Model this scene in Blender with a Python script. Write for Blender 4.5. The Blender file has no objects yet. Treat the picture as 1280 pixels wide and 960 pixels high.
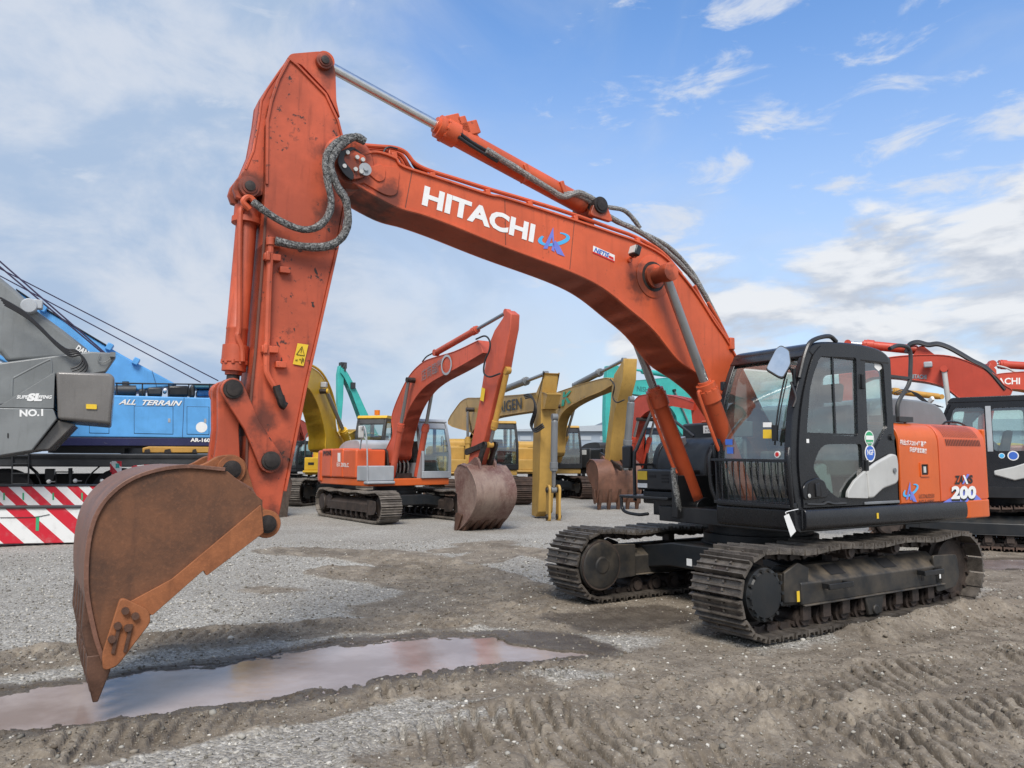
import bpy, bmesh, math, random
import numpy as np
from mathutils import Vector, Matrix
from mathutils.geometry import tessellate_polygon
random.seed(7); RNG = np.random.default_rng(11)
SC = bpy.context.scene
COL = SC.collection
R = math.radians

# ---------------------------------------------------------------- survey: photo bearings to real positions
F_PX = 961.0; PITCH = math.atan(95/961); EYE = 1.68
CP, SP = math.cos(PITCH), math.sin(PITCH)
def ray(px, py):
    x = (px-640)/F_PX; y = (480-py)/F_PX
    return (x, CP-y*SP, SP+y*CP)
def gnd(px, py, z=0.0):
    r = ray(px, py); t = (z-EYE)/r[2]
    return (r[0]*t, r[1]*t)
def at(px, py, Y):
    r = ray(px, py); t = Y/r[1]
    return (r[0]*t, Y, r[2]*t+EYE)

# ---------------------------------------------------------------- mesh helpers
def catmull(pts, n=8, closed=False):
    P = [Vector(p) for p in pts]
    if len(P) < 3: return P
    out = []
    m = len(P); rng = range(m if closed else m-1)
    for i in rng:
        if closed:
            a, b, c, d = P[(i-1) % m], P[i], P[(i+1) % m], P[(i+2) % m]
        else:
            a = P[i-1] if i > 0 else P[0]*2-P[1]
            b, c = P[i], P[i+1]
            d = P[i+2] if i+2 < m else P[-1]*2-P[-2]
        for k in range(n):
            t = k/n
            out.append(0.5*((2*b)+(c-a)*t+(2*a-5*b+4*c-d)*t*t+(3*b-a-3*c+d)*t**3))
    if not closed: out.append(P[-1].copy())
    return out

def rounded(pts, r, n=4):
    """2d polygon with its corners rounded by r (a number or a list)"""
    m = len(pts); out = []
    for i in range(m):
        p = Vector(pts[i][:2]); a = Vector(pts[i-1][:2]); b = Vector(pts[(i+1) % m][:2])
        ri = r[i] if isinstance(r, (list, tuple)) else r
        la, lb = (a-p).length, (b-p).length
        d = min(ri, la*.45, lb*.45)
        if d < 1e-4: out.append((p.x, p.y)); continue
        s = p+(a-p)/la*d; e = p+(b-p)/lb*d
        for k in range(n+1):
            t = k/n
            q = s*(1-t)**2+p*2*t*(1-t)+e*t*t
            out.append((q.x, q.y))
    return out

class MB:
    def __init__(s): s.v = []; s.f = []; s.m = []; s.cur = 0
    def mat(s, i): s.cur = i; return s
    def _add(s, vs, fs):
        o = len(s.v); s.v.extend([tuple(v) for v in vs]); s.f.extend([tuple(i+o for i in f) for f in fs]); s.m.extend([s.cur]*len(fs)); return s
    def face(s, vs): return s._add(vs, [tuple(range(len(vs)))])
    def box(s, c, d, rot=None):
        c = Vector(c); h = [x/2 for x in d]
        vs = [Vector((sx*h[0], sy*h[1], sz*h[2])) for sx in (-1, 1) for sy in (-1, 1) for sz in (-1, 1)]
        if rot is not None: vs = [rot @ v for v in vs]
        return s._add([c+v for v in vs], [(0, 1, 3, 2), (4, 6, 7, 5), (0, 4, 5, 1), (2, 3, 7, 6), (0, 2, 6, 4), (1, 5, 7, 3)])
    def bounds(s, x0, x1, y0, y1, z0, z1): return s.box(((x0+x1)/2, (y0+y1)/2, (z0+z1)/2), (abs(x1-x0), abs(y1-y0), abs(z1-z0)))
    def prism(s, poly, a0, a1, axis='y', taper=None):
        """poly: 2d points. axis y: (x,z); axis x: (y,z); axis z: (x,y)"""
        def P(p, a):
            return (p[0], a, p[1]) if axis == 'y' else (a, p[0], p[1]) if axis == 'x' else (p[0], p[1], a)
        n = len(poly); vs = [P(p, a0) for p in poly]+[P(p, a1) for p in poly]
        fs = [tuple(range(n))[::-1], tuple(range(n, 2*n))]+[(i, (i+1) % n, (i+1) % n+n, i+n) for i in range(n)]
        return s._add(vs, fs)
    def plate(s, outer, holes, a0, a1, axis='y'):
        def P(p, a):
            return (p[0], a, p[1]) if axis == 'y' else (a, p[0], p[1]) if axis == 'x' else (p[0], p[1], a)
        loops = [outer]+holes; flat = [p for l in loops for p in l]
        tri = tessellate_polygon([[Vector((p[0], p[1], 0)) for p in l] for l in loops])
        n = len(flat); vs = [P(p, a0) for p in flat]+[P(p, a1) for p in flat]
        fs = [tuple(t) for t in tri]+[tuple(i+n for i in t[::-1]) for t in tri]
        o = 0
        for l in loops:
            m = len(l); fs += [(o+i, o+(i+1) % m, o+(i+1) % m+n, o+i+n) for i in range(m)]; o += m
        return s._add(vs, fs)
    def ring(s, p, ax, r, n, ref=None):
        ax = Vector(ax).normalized(); ref = ref or (Vector((0, 0, 1)) if abs(ax.z) < .9 else Vector((1, 0, 0)))
        u = ax.cross(ref).normalized(); w = ax.cross(u)
        return [Vector(p)+u*(r*math.cos(2*math.pi*k/n))+w*(r*math.sin(2*math.pi*k/n)) for k in range(n)]
    def loft(s, rings, caps=True, closed=False):
        n = len(rings[0]); vs = [v for r in rings for v in r]; fs = []
        m = len(rings)
        for i in range(m if closed else m-1):
            j = (i+1) % m
            for k in range(n): fs.append((i*n+k, i*n+(k+1) % n, j*n+(k+1) % n, j*n+k))
        if caps and not closed: fs += [tuple(range(n))[::-1], tuple(range((m-1)*n, m*n))]
        return s._add(vs, fs)
    def cyl(s, p0, p1, r0, r1=None, n=20):
        r1 = r0 if r1 is None else r1; ax = Vector(p1)-Vector(p0)
        return s.loft([s.ring(p0, ax, r0, n), s.ring(p1, ax, r1, n)])
    def lathe(s, p0, p1, prof, n=24):
        """prof: list of (distance along from p0, radius)"""
        ax = (Vector(p1)-Vector(p0)).normalized()
        return s.loft([s.ring(Vector(p0)+ax*a, ax, max(r, 1e-4), n) for a, r in prof])
    def tube(s, pts, r, n=8, smooth=6, wob=0):
        P = catmull(pts, smooth) if smooth > 1 else [Vector(p) for p in pts]
        rings = []; ref = None
        for i, p in enumerate(P):
            t = (P[min(i+1, len(P)-1)]-P[max(i-1, 0)]).normalized()
            if ref is None:
                ref = t.cross(Vector((.3, .2, 1))).normalized()
            u = (ref-t*ref.dot(t)).normalized(); ref = u; w = t.cross(u)
            rr = r*(1+wob*random.uniform(-1, 1))
            rings.append([p+u*(rr*math.cos(2*math.pi*k/n))+w*(rr*math.sin(2*math.pi*k/n)) for k in range(n)])
        return s.loft(rings)
    def bar(s, p0, p1, w, h, up=(0, 0, 1)):
        p0, p1 = Vector(p0), Vector(p1); t = (p1-p0).normalized(); u = t.cross(Vector(up)).normalized(); q = u.cross(t)
        rings = [[p+u*a*w/2+q*b*h/2 for a, b in ((-1, -1), (1, -1), (1, 1), (-1, 1))] for p in (p0, p1)]
        return s.loft(rings)
    def ribbon(s, pts, y0, y1, th):
        """a strip of plate following 2d points (x,z), from y0 to y1, thickness th on the left of the run"""
        n = len(pts); rings = []
        for i in range(n):
            a, b = Vector(pts[max(i-1, 0)]), Vector(pts[min(i+1, n-1)])
            t = (b-a).normalized(); nn = Vector((-t.y, t.x)); p = Vector(pts[i]); q = p+nn*th
            rings.append([(p.x, y0, p.y), (p.x, y1, p.y), (q.x, y1, q.y), (q.x, y0, q.y)])
        return s.loft(rings)
    def sphere(s, c, r, n=12, m=8, sc=(1, 1, 1)):
        rings = []
        for i in range(m+1):
            a = math.pi*i/m; rr = max(math.sin(a), 1e-3)
            rings.append([(c[0]+r*sc[0]*rr*math.cos(2*math.pi*k/n), c[1]+r*sc[1]*rr*math.sin(2*math.pi*k/n), c[2]+r*sc[2]*math.cos(a)) for k in range(n)])
        return s.loft(rings)
    def build(s, name, mats, parent=None, bevel=0.0, angle=35, seg=2):
        me = bpy.data.meshes.new(name); me.from_pydata(s.v, [], s.f)
        mats = mats if isinstance(mats, (list, tuple)) else [mats]
        for m in mats: me.materials.append(m)
        if len(mats) > 1: me.polygons.foreach_set('material_index', s.m)
        bm = bmesh.new(); bm.from_mesh(me); bmesh.ops.recalc_face_normals(bm, faces=bm.faces); bm.to_mesh(me); bm.free()
        me.shade_smooth(); me.set_sharp_from_angle(angle=R(angle))
        o = bpy.data.objects.new(name, me); COL.objects.link(o)
        if parent is not None: o.parent = parent
        if bevel:
            b = o.modifiers.new('bevel', 'BEVEL'); b.width = bevel; b.segments = seg; b.limit_method = 'ANGLE'; b.angle_limit = R(40); b.use_clamp_overlap = True
        return o

def tag(o, label=None, cat=None, group=None, kind=None):
    if label: o['label'] = label
    if cat: o['category'] = cat
    if group: o['group'] = group
    if kind: o['kind'] = kind
    return o
def empty(name, loc, rz=0):
    o = bpy.data.objects.new(name, None); COL.objects.link(o); o.location = loc; o.rotation_euler = (0, 0, rz); o.empty_display_size = .3
    return o

# ---------------------------------------------------------------- materials
class NT:
    def __init__(s, name, world=False):
        if world: s.id = bpy.data.worlds.new(name)
        else: s.id = bpy.data.materials.new(name)
        s.id.use_nodes = True; s.t = s.id.node_tree; s.t.nodes.clear()
    def n(s, ty, **kw):
        d = s.t.nodes.new('ShaderNode'+ty)
        for k, v in kw.items():
            if k == 'ins':
                for a, b in v.items():
                    if hasattr(b, 'is_output') or isinstance(b, bpy.types.NodeSocket): s.t.links.new(b, d.inputs[a])
                    else: d.inputs[a].default_value = b
            else: setattr(d, k, v)
        return d
    def math(s, op, a, b=None, c=None, clamp=False):
        d = s.n('Math', operation=op); d.use_clamp = clamp
        for i, x in enumerate((a, b, c)):
            if x is None: continue
            if isinstance(x, bpy.types.NodeSocket): s.t.links.new(x, d.inputs[i])
            else: d.inputs[i].default_value = x
        return d.outputs[0]
    def noise(s, co, scale, detail=5, rough=.55, dist=0.0):
        return s.n('TexNoise', ins={'Vector': co, 'Scale': scale, 'Detail': detail, 'Roughness': rough, 'Distortion': dist}).outputs[0]
    def ramp(s, fac, stops, interp='LINEAR'):
        d = s.n('ValToRGB', ins={'Fac': fac}); d.color_ramp.interpolation = interp
        e = d.color_ramp.elements
        while len(e) < len(stops): e.new(.5)
        for el, (p, c) in zip(e, stops):
            el.position = p; el.color = (c, c, c, 1) if isinstance(c, (int, float)) else (*c[:3], 1)
        return d.outputs[0]
    def step(s, x, lo, hi):
        return s.n('MapRange', interpolation_type='SMOOTHSTEP', ins={'Value': x, 'From Min': lo, 'From Max': hi}).outputs[0]
    def mix(s, f, a, b, mode='MIX'):
        d = s.n('Mix', data_type='RGBA', blend_type=mode)
        for i, x in ((0, f), (6, a), (7, b)):
            if isinstance(x, bpy.types.NodeSocket): s.t.links.new(x, d.inputs[i])
            elif i == 0: d.inputs[0].default_value = x
            else: d.inputs[i].default_value = (*x[:3], 1)
        return d.outputs[2]
    def mapping(s, co, sc):
        return s.n('Mapping', ins={'Vector': co, 'Scale': sc}).outputs[0]
    def out(s, sh): s.t.links.new(sh, s.n('OutputMaterial').inputs[0]); return s.id

def sc3(c, k): return tuple(min(1, x*k) for x in c)
def paint(name, c, rough=.42, grime=.35, chips=.3, rust=(.05, .03, .022), metal=0.0, fade=.12, bump=.003, spec=.5, dust=0.0, dustc=(.2, .18, .15), grease=()):
    """worn machine paint: faded patches, vertical dirt streaks, chips down to dark metal or rust, dust settled on it"""
    g = NT(name); co = g.n('TexCoord').outputs['Object']
    big = g.noise(co, 1.3, 5, .6); mid = g.noise(co, 9, 6, .65)
    col = g.mix(g.step(big, .35, .7), sc3(c, 1-fade), sc3(c, 1+fade))
    streak = g.noise(g.mapping(co, (7, 7, .7)), 2.2, 6, .62)
    col = g.mix(g.math('MULTIPLY', g.step(streak, .52, .8), grime), col, sc3(c, .45) if sum(c) > .2 else sc3(c, 1.8))
    if dust:
        geo = g.n('NewGeometry').outputs['Normal']
        up = g.n('SeparateXYZ', ins={0: geo}).outputs[2]
        d = g.math('MULTIPLY', g.math('MULTIPLY_ADD', g.step(up, -.2, .9), .7, .3), g.step(g.noise(co, 5, 6, .6), .3, .75))
        col = g.mix(g.math('MULTIPLY', d, dust), col, dustc)
    ch = g.math('MULTIPLY', g.step(g.noise(co, 15, 8, .72), .63-.05*chips, .67-.04*chips), g.step(g.noise(co, 1.7, 3), .46, .6))
    col = g.mix(g.math('MULTIPLY', ch, chips), col, rust)
    if grease:                                 # old grease worked out of the pins, smeared round them
        xz = g.n('SeparateXYZ', ins={0: co}); acc = None; wob = g.noise(co, 5, 6, .65)
        for gx, gz, gr in grease:
            dx = g.math('SUBTRACT', xz.outputs[0], gx); dz = g.math('SUBTRACT', xz.outputs[2], gz); dd = g.math('SQRT', g.math('ADD', g.math('MULTIPLY', dx, dx), g.math('MULTIPLY', dz, dz)))
            f = g.step(g.math('ADD', dd, g.math('MULTIPLY_ADD', wob, gr*2.4, -gr*1.2)), gr, gr*.25); acc = f if acc is None else g.math('MAXIMUM', acc, f)
        col = g.mix(g.math('MULTIPLY', acc, .72), col, (.035, .016, .011))
    ro = g.math('MULTIPLY_ADD', mid, .22, rough-.11)
    b = g.n('Bump', ins={'Strength': .35, 'Distance': bump, 'Height': g.noise(co, 30, 4, .6)})
    p = g.n('BsdfPrincipled', ins={'Base Color': col, 'Roughness': ro, 'Metallic': metal, 'Normal': b.outputs[0], 'Specular IOR Level': spec})
    return g.out(p.outputs[0])
def flat(name, c, rough=.5, metal=0.0, spec=.5, emit=None):
    g = NT(name); co = g.n('TexCoord').outputs['Object']
    n = g.noise(co, 14, 5, .6)
    col = g.mix(n, sc3(c, .86), sc3(c, 1.1))
    p = g.n('BsdfPrincipled', ins={'Base Color': col, 'Roughness': g.math('MULTIPLY_ADD', n, .16, rough-.08), 'Metallic': metal, 'Specular IOR Level': spec})
    return g.out(p.outputs[0])
def steel_rust(name, lo, hi, rough=.75, scale=4, bump=.01, metal=.0, third=None):
    g = NT(name); co = g.n('TexCoord').outputs['Object']
    a = g.noise(co, scale, 8, .65, .3); b2 = g.noise(co, scale*14, 4, .7)
    col = g.mix(g.step(a, .3, .7), lo, hi)
    col = g.mix(g.math('MULTIPLY', g.step(b2, .45, .8), .55), col, sc3(hi, 1.35))
    streak = g.noise(g.mapping(co, (5, 5, .8)), 2.0, 6, .6)
    col = g.mix(g.math('MULTIPLY', g.step(streak, .5, .75), .45), col, third or sc3(lo, .55))
    b = g.n('Bump', ins={'Strength': .6, 'Distance': bump, 'Height': b2})
    p = g.n('BsdfPrincipled', ins={'Base Color': col, 'Roughness': g.math('MULTIPLY_ADD', a, .25, rough-.12), 'Metallic': metal, 'Normal': b.outputs[0]})
    return g.out(p.outputs[0])
def glass(name, tint=(.55, .68, .66), refl=1.0):
    g = NT(name)
    fr = g.n('Fresnel', ins={'IOR': 1.5}).outputs[0]
    tr = g.n('BsdfTransparent', ins={'Color': (*tint, 1)}).outputs[0]
    co = g.n('TexCoord').outputs['Object']
    dirt = g.step(g.noise(co, 3.5, 7, .65), .45, .85)
    df = g.n('BsdfDiffuse', ins={'Color': (.35, .36, .34, 1)}).outputs[0]
    m0 = g.n('MixShader', ins={0: g.math('MULTIPLY_ADD', dirt, .10, .03), 1: tr, 2: df}).outputs[0]
    gl = g.n('BsdfGlossy', ins={'Color': (1, 1, 1, 1), 'Roughness': .03}).outputs[0]
    front = g.math('SUBTRACT', 1.0, g.n('NewGeometry').outputs['Backfacing'])
    m = g.n('MixShader', ins={0: g.math('MULTIPLY', g.math('MULTIPLY_ADD', fr, 1.8*refl, .09, clamp=True), front), 1: m0, 2: gl})
    return g.out(m.outputs[0])

ORANGE = (.56, .105, .036)
M = {}
M['orange'] = paint('orange_paint', (.58, .102, .036), .44, .45, .5, fade=.15, grease=((2.02, 3.58, .26), (2.53, 4.34, .22), (5.28, 4.12, .32), (4.95, 3.95, .2), (.60, 1.10, .22)))
M['arm'] = paint('faded_orange_paint', (.50, .090, .038), .52, .75, 1.15, rust=(.035, .022, .018), fade=.26, grease=((5.30, 4.16, .34), (5.50, 5.0, .16), (6.11, 3.85, .18), (6.14, 2.23, .17), (5.83, 1.68, .22), (5.90, 1.2, .22), (5.45, 3.7, .2), (5.95, 2.0, .16)))
M['armdark'] = paint('worn_shaded_plate', (.16, .06, .04), .6, .7, 1.0, rust=(.07, .06, .055), fade=.25)  # shade of the arm's front face put into the dark base; chips are wear
M['house'] = paint('orange_panel_paint', (.62, .105, .032), .36, .2, .12, fade=.06)
M['house2'] = paint('deep_orange_paint', (.60, .11, .018), .36, .2, .12, fade=.06)
M['red'] = paint('red_orange_paint', (.50, .062, .032), .4, .35, .3)
M['oldred'] = paint('sun_bleached_orange_paint', (.52, .095, .050), .5, .5, .5, rust=(.12, .05, .03))
M['black'] = paint('black_paint', (.009, .010, .012), .34, .3, .2, rust=(.05, .045, .04), fade=.2, dust=.12)
M['cab'] = paint('charcoal_cab_paint', (.0095, .0105, .0135), .27, .25, .15, rust=(.06, .055, .05), fade=.15, dust=.06)
M['dgrey'] = paint('dark_grey_plastic', (.028, .030, .033), .5, .4, .2, fade=.2, dust=.15)
M['hood'] = paint('grey_hood_paint', (.17, .18, .19), .35, .3, .1)
M['lgrey'] = paint('light_grey_panel', (.50, .50, .48), .42, .35, .25, rust=(.12, .11, .1))
M['under'] = paint('muddy_undercarriage', (.016, .017, .018), .55, .4, .3, dust=.85, dustc=(.14, .11, .075), fade=.3)
M['underd'] = paint('dark_undercarriage', (.009, .012, .015), .45, .3, .3, dust=.3, dustc=(.10, .08, .06))
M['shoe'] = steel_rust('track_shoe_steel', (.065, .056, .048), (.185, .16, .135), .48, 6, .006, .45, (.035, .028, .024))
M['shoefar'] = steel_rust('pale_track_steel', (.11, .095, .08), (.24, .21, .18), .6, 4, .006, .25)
M['shoedark'] = steel_rust('brown_track_steel', (.05, .035, .028), (.12, .075, .055), .7, 4, .006, .1)
M['roller'] = steel_rust('roller_steel', (.025, .02, .018), (.075, .055, .045), .6, 6, .004, .2)
M['bucket'] = steel_rust('rusty_bucket_steel', (.075, .034, .018), (.17, .070, .032), .72, 2.2, .004, .0, (.045, .022, .014))
M['bucketshell'] = steel_rust('worn_bucket_shell', (.12, .058, .038), (.22, .105, .07), .48, 2.6, .004, .15, (.10, .07, .06))
M['bucketstrip'] = steel_rust('orange_rust_steel', (.17, .058, .02), (.30, .105, .038), .7, 3, .004)
M['oldbucket'] = steel_rust('bleached_bucket_steel', (.12, .050, .040), (.27, .195, .155), .55, 1.6, .004, .1, (.075, .035, .034))
M['tooth'] = steel_rust('tooth_steel', (.06, .03, .02), (.14, .07, .045), .55, 5, .003, .2)
M['pin'] = steel_rust('greasy_pin_steel', (.016, .013, .012), (.05, .04, .035), .5, 9, .003, .3)
M['chrome'] = flat('chrome_rod', (.72, .72, .71), .30, 1.0)
M['rodgrey'] = flat('dull_rod', (.32, .32, .32), .3, .8)
M['hose'] = flat('black_hose_rubber', (.022, .022, .024), .5)
def sleeve(name, a, b):
    g = NT(name); co = g.n('TexCoord').outputs['Object']
    n = g.noise(co, 46, 4, .6, 1.2)
    col = g.mix(g.step(n, .40, .64), a, b)
    bp = g.n('Bump', ins={'Strength': .9, 'Distance': .02, 'Height': n})
    p = g.n('BsdfPrincipled', ins={'Base Color': col, 'Roughness': .42, 'Normal': bp.outputs[0]}); return g.out(p.outputs[0])
M['sleeve'] = sleeve('crinkled_hose_sleeve', (.035, .035, .034), (.27, .27, .26))
M['sleeve2'] = sleeve('grey_hose_sleeve', (.16, .15, .14), (.40, .39, .36))
M['white'] = flat('white_lettering', (.80, .80, .78), .45)
M['paper'] = flat('white_paper', (.78, .78, .76), .7)
M['blackink'] = flat('black_lettering', (.012, .012, .014), .5)
M['yellowdecal'] = flat('yellow_decal', (.75, .50, .03), .5)
M['lightblue'] = flat('light_blue_decal', (.07, .42, .75), .5)
M['violet'] = flat('violet_blue_decal', (.16, .20, .62), .5)
M['bluedecal'] = flat('blue_decal', (.04, .13, .50), .5)
M['greendecal'] = flat('green_decal', (.04, .36, .16), .5)
M['reddecal'] = flat('red_decal', (.6, .02, .02), .5)
M['glass'] = glass('tinted_cab_glass', (.85, .935, .915))
M['glassd'] = glass('dark_cab_glass', (.68, .79, .77))
M['mirror'] = flat('mirror_glass', (.85, .86, .87), .04, 1.0)
M['lens'] = flat('lamp_lens', (.55, .55, .52), .15)
M['seat'] = flat('seat_fabric', (.055, .055, .06), .85)
M['interior'] = flat('cab_interior_plastic', (.13, .13, .125), .6)
M['tan'] = paint('tan_yellow_paint', (.47, .285, .070), .48, .5, .5, rust=(.16, .09, .04))
M['yellow'] = paint('yellow_paint', (.62, .375, .022), .45, .45, .3, rust=(.2, .12, .04))
M['ochre'] = paint('ochre_paint', (.50, .27, .055), .48, .4, .4, rust=(.18, .1, .04))
M['teal'] = paint('teal_paint', (.045, .40, .36), .42, .35, .15)
M['blue'] = paint('sky_blue_paint', (.105, .35, .70), .38, .25, .12)
M['navy'] = paint('navy_paint', (.018, .02, .075), .4, .3, .4, rust=(.25, .24, .25))
M['cgrey'] = paint('crane_grey_paint', (.185, .195, .195), .34, .3, .12, rust=(.2, .11, .05))
M['cgrey2'] = paint('counterweight_grey_paint', (.165, .155, .145), .26, .35, .15, rust=(.3, .28, .26))
M['greyp'] = paint('pale_grey_paint', (.36, .38, .40), .42, .3, .2)
M['tyre'] = flat('tyre_rubber', (.018, .018, .02), .8)
M['cable'] = flat('steel_cable', (.035, .025, .06), .5)
M['wear'] = flat('bare_dark_smear', (.035, .022, .018), .6)
M['seam'] = flat('dark_gap', (.010, .009, .009), .7)
M['wood'] = steel_rust('weathered_timber', (.14, .11, .085), (.26, .22, .17), .85, 6, .004)
M['shedwall'] = flat('hazed_cladding', (.26, .31, .37), .7)  # distance haze is put into these pale wall and roof colours
M['shedroof'] = flat('hazed_roof', (.36, .40, .44), .6)

# ---------------------------------------------------------------- lettering
_txt = {}
def text_geo(s, bold):
    k = (s, bold)
    if k in _txt: return _txt[k]
    cu = bpy.data.curves.new('lettering', 'FONT'); cu.body = s; cu.offset = bold; cu.resolution_u = 3
    o = bpy.data.objects.new('lettering', cu); COL.objects.link(o)
    dg = bpy.context.evaluated_depsgraph_get(); dg.update()
    me = bpy.data.meshes.new_from_object(o.evaluated_get(dg))
    vs = np.array([v.co[:] for v in me.vertices]); fs = [tuple(p.vertices) for p in me.polygons]
    bpy.data.objects.remove(o); bpy.data.curves.remove(cu); bpy.data.meshes.remove(me)
    if len(vs):
        lo, hi = vs.min(0), vs.max(0); vs = (vs-lo)/np.maximum(hi-lo, 1e-6)
    _txt[k] = (vs, fs); return _txt[k]
def text_on(mb, s, o, u, v, bold=.0, slant=0.0, stack=1):
    """letters filling the parallelogram o, o+u, o+v"""
    vs, fs = text_geo(s, bold); o, u, v = Vector(o), Vector(u), Vector(v)
    return mb._add([o+u*(a[0]+slant*a[1])+v*a[1] for a in vs], fs)
SKYK=(1,1,1)
# ---------------------------------------------------------------- a machine's own frame: x forward, y left, z up
class Rig:
    def __init__(s, name, label, cat, group, C, hd, k=1.0):
        s.k = k; s.h = R(hd); s.C = C; s.F = (math.cos(s.h), math.sin(s.h)); s.L = (-math.sin(s.h), math.cos(s.h))
        s.root = empty(name, (C[0], C[1], 0), s.h); s.root.scale = (k, k, k); tag(s.root, label, cat, group)
    def inv(s, px, py, y):
        r = ray(px, py); n = s.L; c = s.C[0]*n[0]+s.C[1]*n[1]+y*s.k
        t = c/(r[0]*n[0]+r[1]*n[1]); X, Y, Z = r[0]*t, r[1]*t, r[2]*t+EYE
        return (((X-s.C[0])*s.F[0]+(Y-s.C[1])*s.F[1])/s.k, Z/s.k)
    def tr(s, pts, y): return [s.inv(a, b, y) for a, b in pts]
    def p3(s, px, py, y): x, z = s.inv(px, py, y); return (x, y, z)
    def world(s, x, y, z=0): return (s.C[0]+s.F[0]*x+s.L[0]*y, s.C[1]+s.F[1]*x+s.L[1]*y, z)
    def add(s, mb, name, mat, parent=None, **k): return mb.build(name, mat, parent or s.root, **k)
    def text(s, mb, t, ll, lr, ul, y, **k):
        a, b, c = Vector(s.p3(*ll, y)), Vector(s.p3(*lr, y)), Vector(s.p3(*ul, y))
        return text_on(mb, t, a, b-a, c-a, **k)
    def quad(s, mb, pts, y): return mb.face([s.p3(a, b, y) for a, b in pts])

def smooth2(pts, n=6): return [(p.x, p.y) for p in catmull([Vector((a, b, 0)) for a, b in pts], n)]

def belt_path(xf, xr, r, zc, sag):
    pts = []
    n = 60
    for i in range(n): pts.append((xf+(xr-xf)*i/n, zc-r))
    for i in range(40):
        a = -math.pi/2-math.pi*i/40; pts.append((xr+r*math.cos(a), zc+r*math.sin(a)))
    for i in range(80):
        u = i/80; x = xr+(xf-xr)*u
        pts.append((x, zc+r-sag*(.35+.65*math.sin(math.pi*3*u)**2)*min(1, 6*u, 6*(1-u))))
    for i in range(40):
        a = math.pi/2-math.pi*i/40; pts.append((xf+r*math.cos(a), zc+r*math.sin(a)))
    return pts
def belt_mesh(yc, xf, xr, r, zc, w, sag=.04, pitch=.19, detail=2, phase=.3):
    pts = belt_path(xf, xr, r, zc, sag); n = len(pts)
    seg = [math.dist(pts[i], pts[(i+1) % n]) for i in range(n)]; L = sum(seg); N = round(L/pitch); mb = MB(); p = L/N
    cum = [0]
    for q in seg: cum.append(cum[-1]+q)
    def pos(q):
        q %= L
        import bisect
        i = bisect.bisect_right(cum, q)-1; i = min(i, n-1); t = (q-cum[i])/max(seg[i], 1e-9); a, b = pts[i], pts[(i+1) % n]
        return (a[0]+(b[0]-a[0])*t, a[1]+(b[1]-a[1])*t)
    h = p*.5
    if detail >= 1:
        g = .044
        prof = [(-h*.90, 0), (-h*.90, .010), (-h*.84, g), (-h*.72, g), (-h*.62, .010), (-h*.16, .010), (-h*.07, g*.72), (h*.07, g*.72), (h*.16, .010), (h*.56, .010), (h*.66, g*.95), (h*.78, g*.95), (h*.84, .008), (h*.86, .0), (h*.86, -.014), (-h*.86, -.014)]
    else: prof = [(-h*.9, 0), (-h*.75, .03), (-h*.5, .03), (-h*.4, .012), (h*.9, .012), (h*.9, -.01), (-h*.9, -.01)]
    for k in range(N):
        q = (k+phase)*p; a, b = pos(q-h), pos(q+h); c = ((a[0]+b[0])/2, (a[1]+b[1])/2)
        d = math.dist(a, b) or 1; t = ((b[0]-a[0])/d, (b[1]-a[1])/d); nn = (-t[1], t[0]); nn = (t[1]*1, -t[0]*1)
        # outward: the loop runs rearward along the bottom, so outward is down there
        if nn[1]*0 != 0: pass
        out = (-t[1], t[0])
        if t[0] < 0 and out[1] > 0: out = (-out[0], -out[1])
        elif t[0] > 0 and out[1] < 0: out = (-out[0], -out[1])
        elif abs(t[0]) < 1e-6: out = (1 if c[0] > 0 else -1, 0)
        def Q(tt, oo, y): return (c[0]+t[0]*tt+out[0]*oo, y, c[1]+t[1]*tt+out[1]*oo)
        jit = random.uniform(-.004, .004)
        m = len(prof)
        vs = [Q(tt, oo, yc-w/2+jit) for tt, oo in prof]+[Q(tt, oo, yc+w/2+jit) for tt, oo in prof]
        mb._add(vs, [tuple(range(m)), tuple(range(m, 2*m))[::-1]]+[(i, (i+1) % m, (i+1) % m+m, i+m) for i in range(m)])
        if detail >= 2:
            for yy in (-.09, .09):
                for tt in (-h*.45, h*.35):      # bolts through the shoe, dark slots between
                    vs = [Q(tt+a2*.011, .012+o*.016, yc+yy+b2*.011) for o in (0, 1) for a2, b2 in ((-1, -1), (1, -1), (1, 1), (-1, 1))]
                    mb._add(vs, [(4, 5, 6, 7), (0, 1, 5, 4), (1, 2, 6, 5), (2, 3, 7, 6), (3, 0, 4, 7)])
            mb.mat(1)
            for tt in (-h*.1,):
                vs = [Q(tt+a2*.026+h*.45, .0125, yc+b2*.06) for a2, b2 in ((-1, -1), (1, -1), (1, 1), (-1, 1))]
                mb.face(vs)
        if detail >= 1:
            mb.mat(1)
            for yy in (-.10, .10):             # chain links on the inner side
                vs = [Q(tt, oo, yc+yy+e) for e in (-.022, .022) for tt, oo in ((-h*1.05, -.012), (h*.95, -.012), (h*.75, -.085), (h*.2, -.07), (-h*.2, -.07), (-h*.8, -.085))]
                mb._add(vs, [tuple(range(6)), tuple(range(6, 12))[::-1]]+[(i, (i+1) % 6, (i+1) % 6+6, i+6) for i in range(6)])
            mb.cyl(Q(-h, -.05, yc-.15), Q(-h, -.05, yc+.15), .026, n=8)
        mb.mat(0)
    return mb

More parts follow.
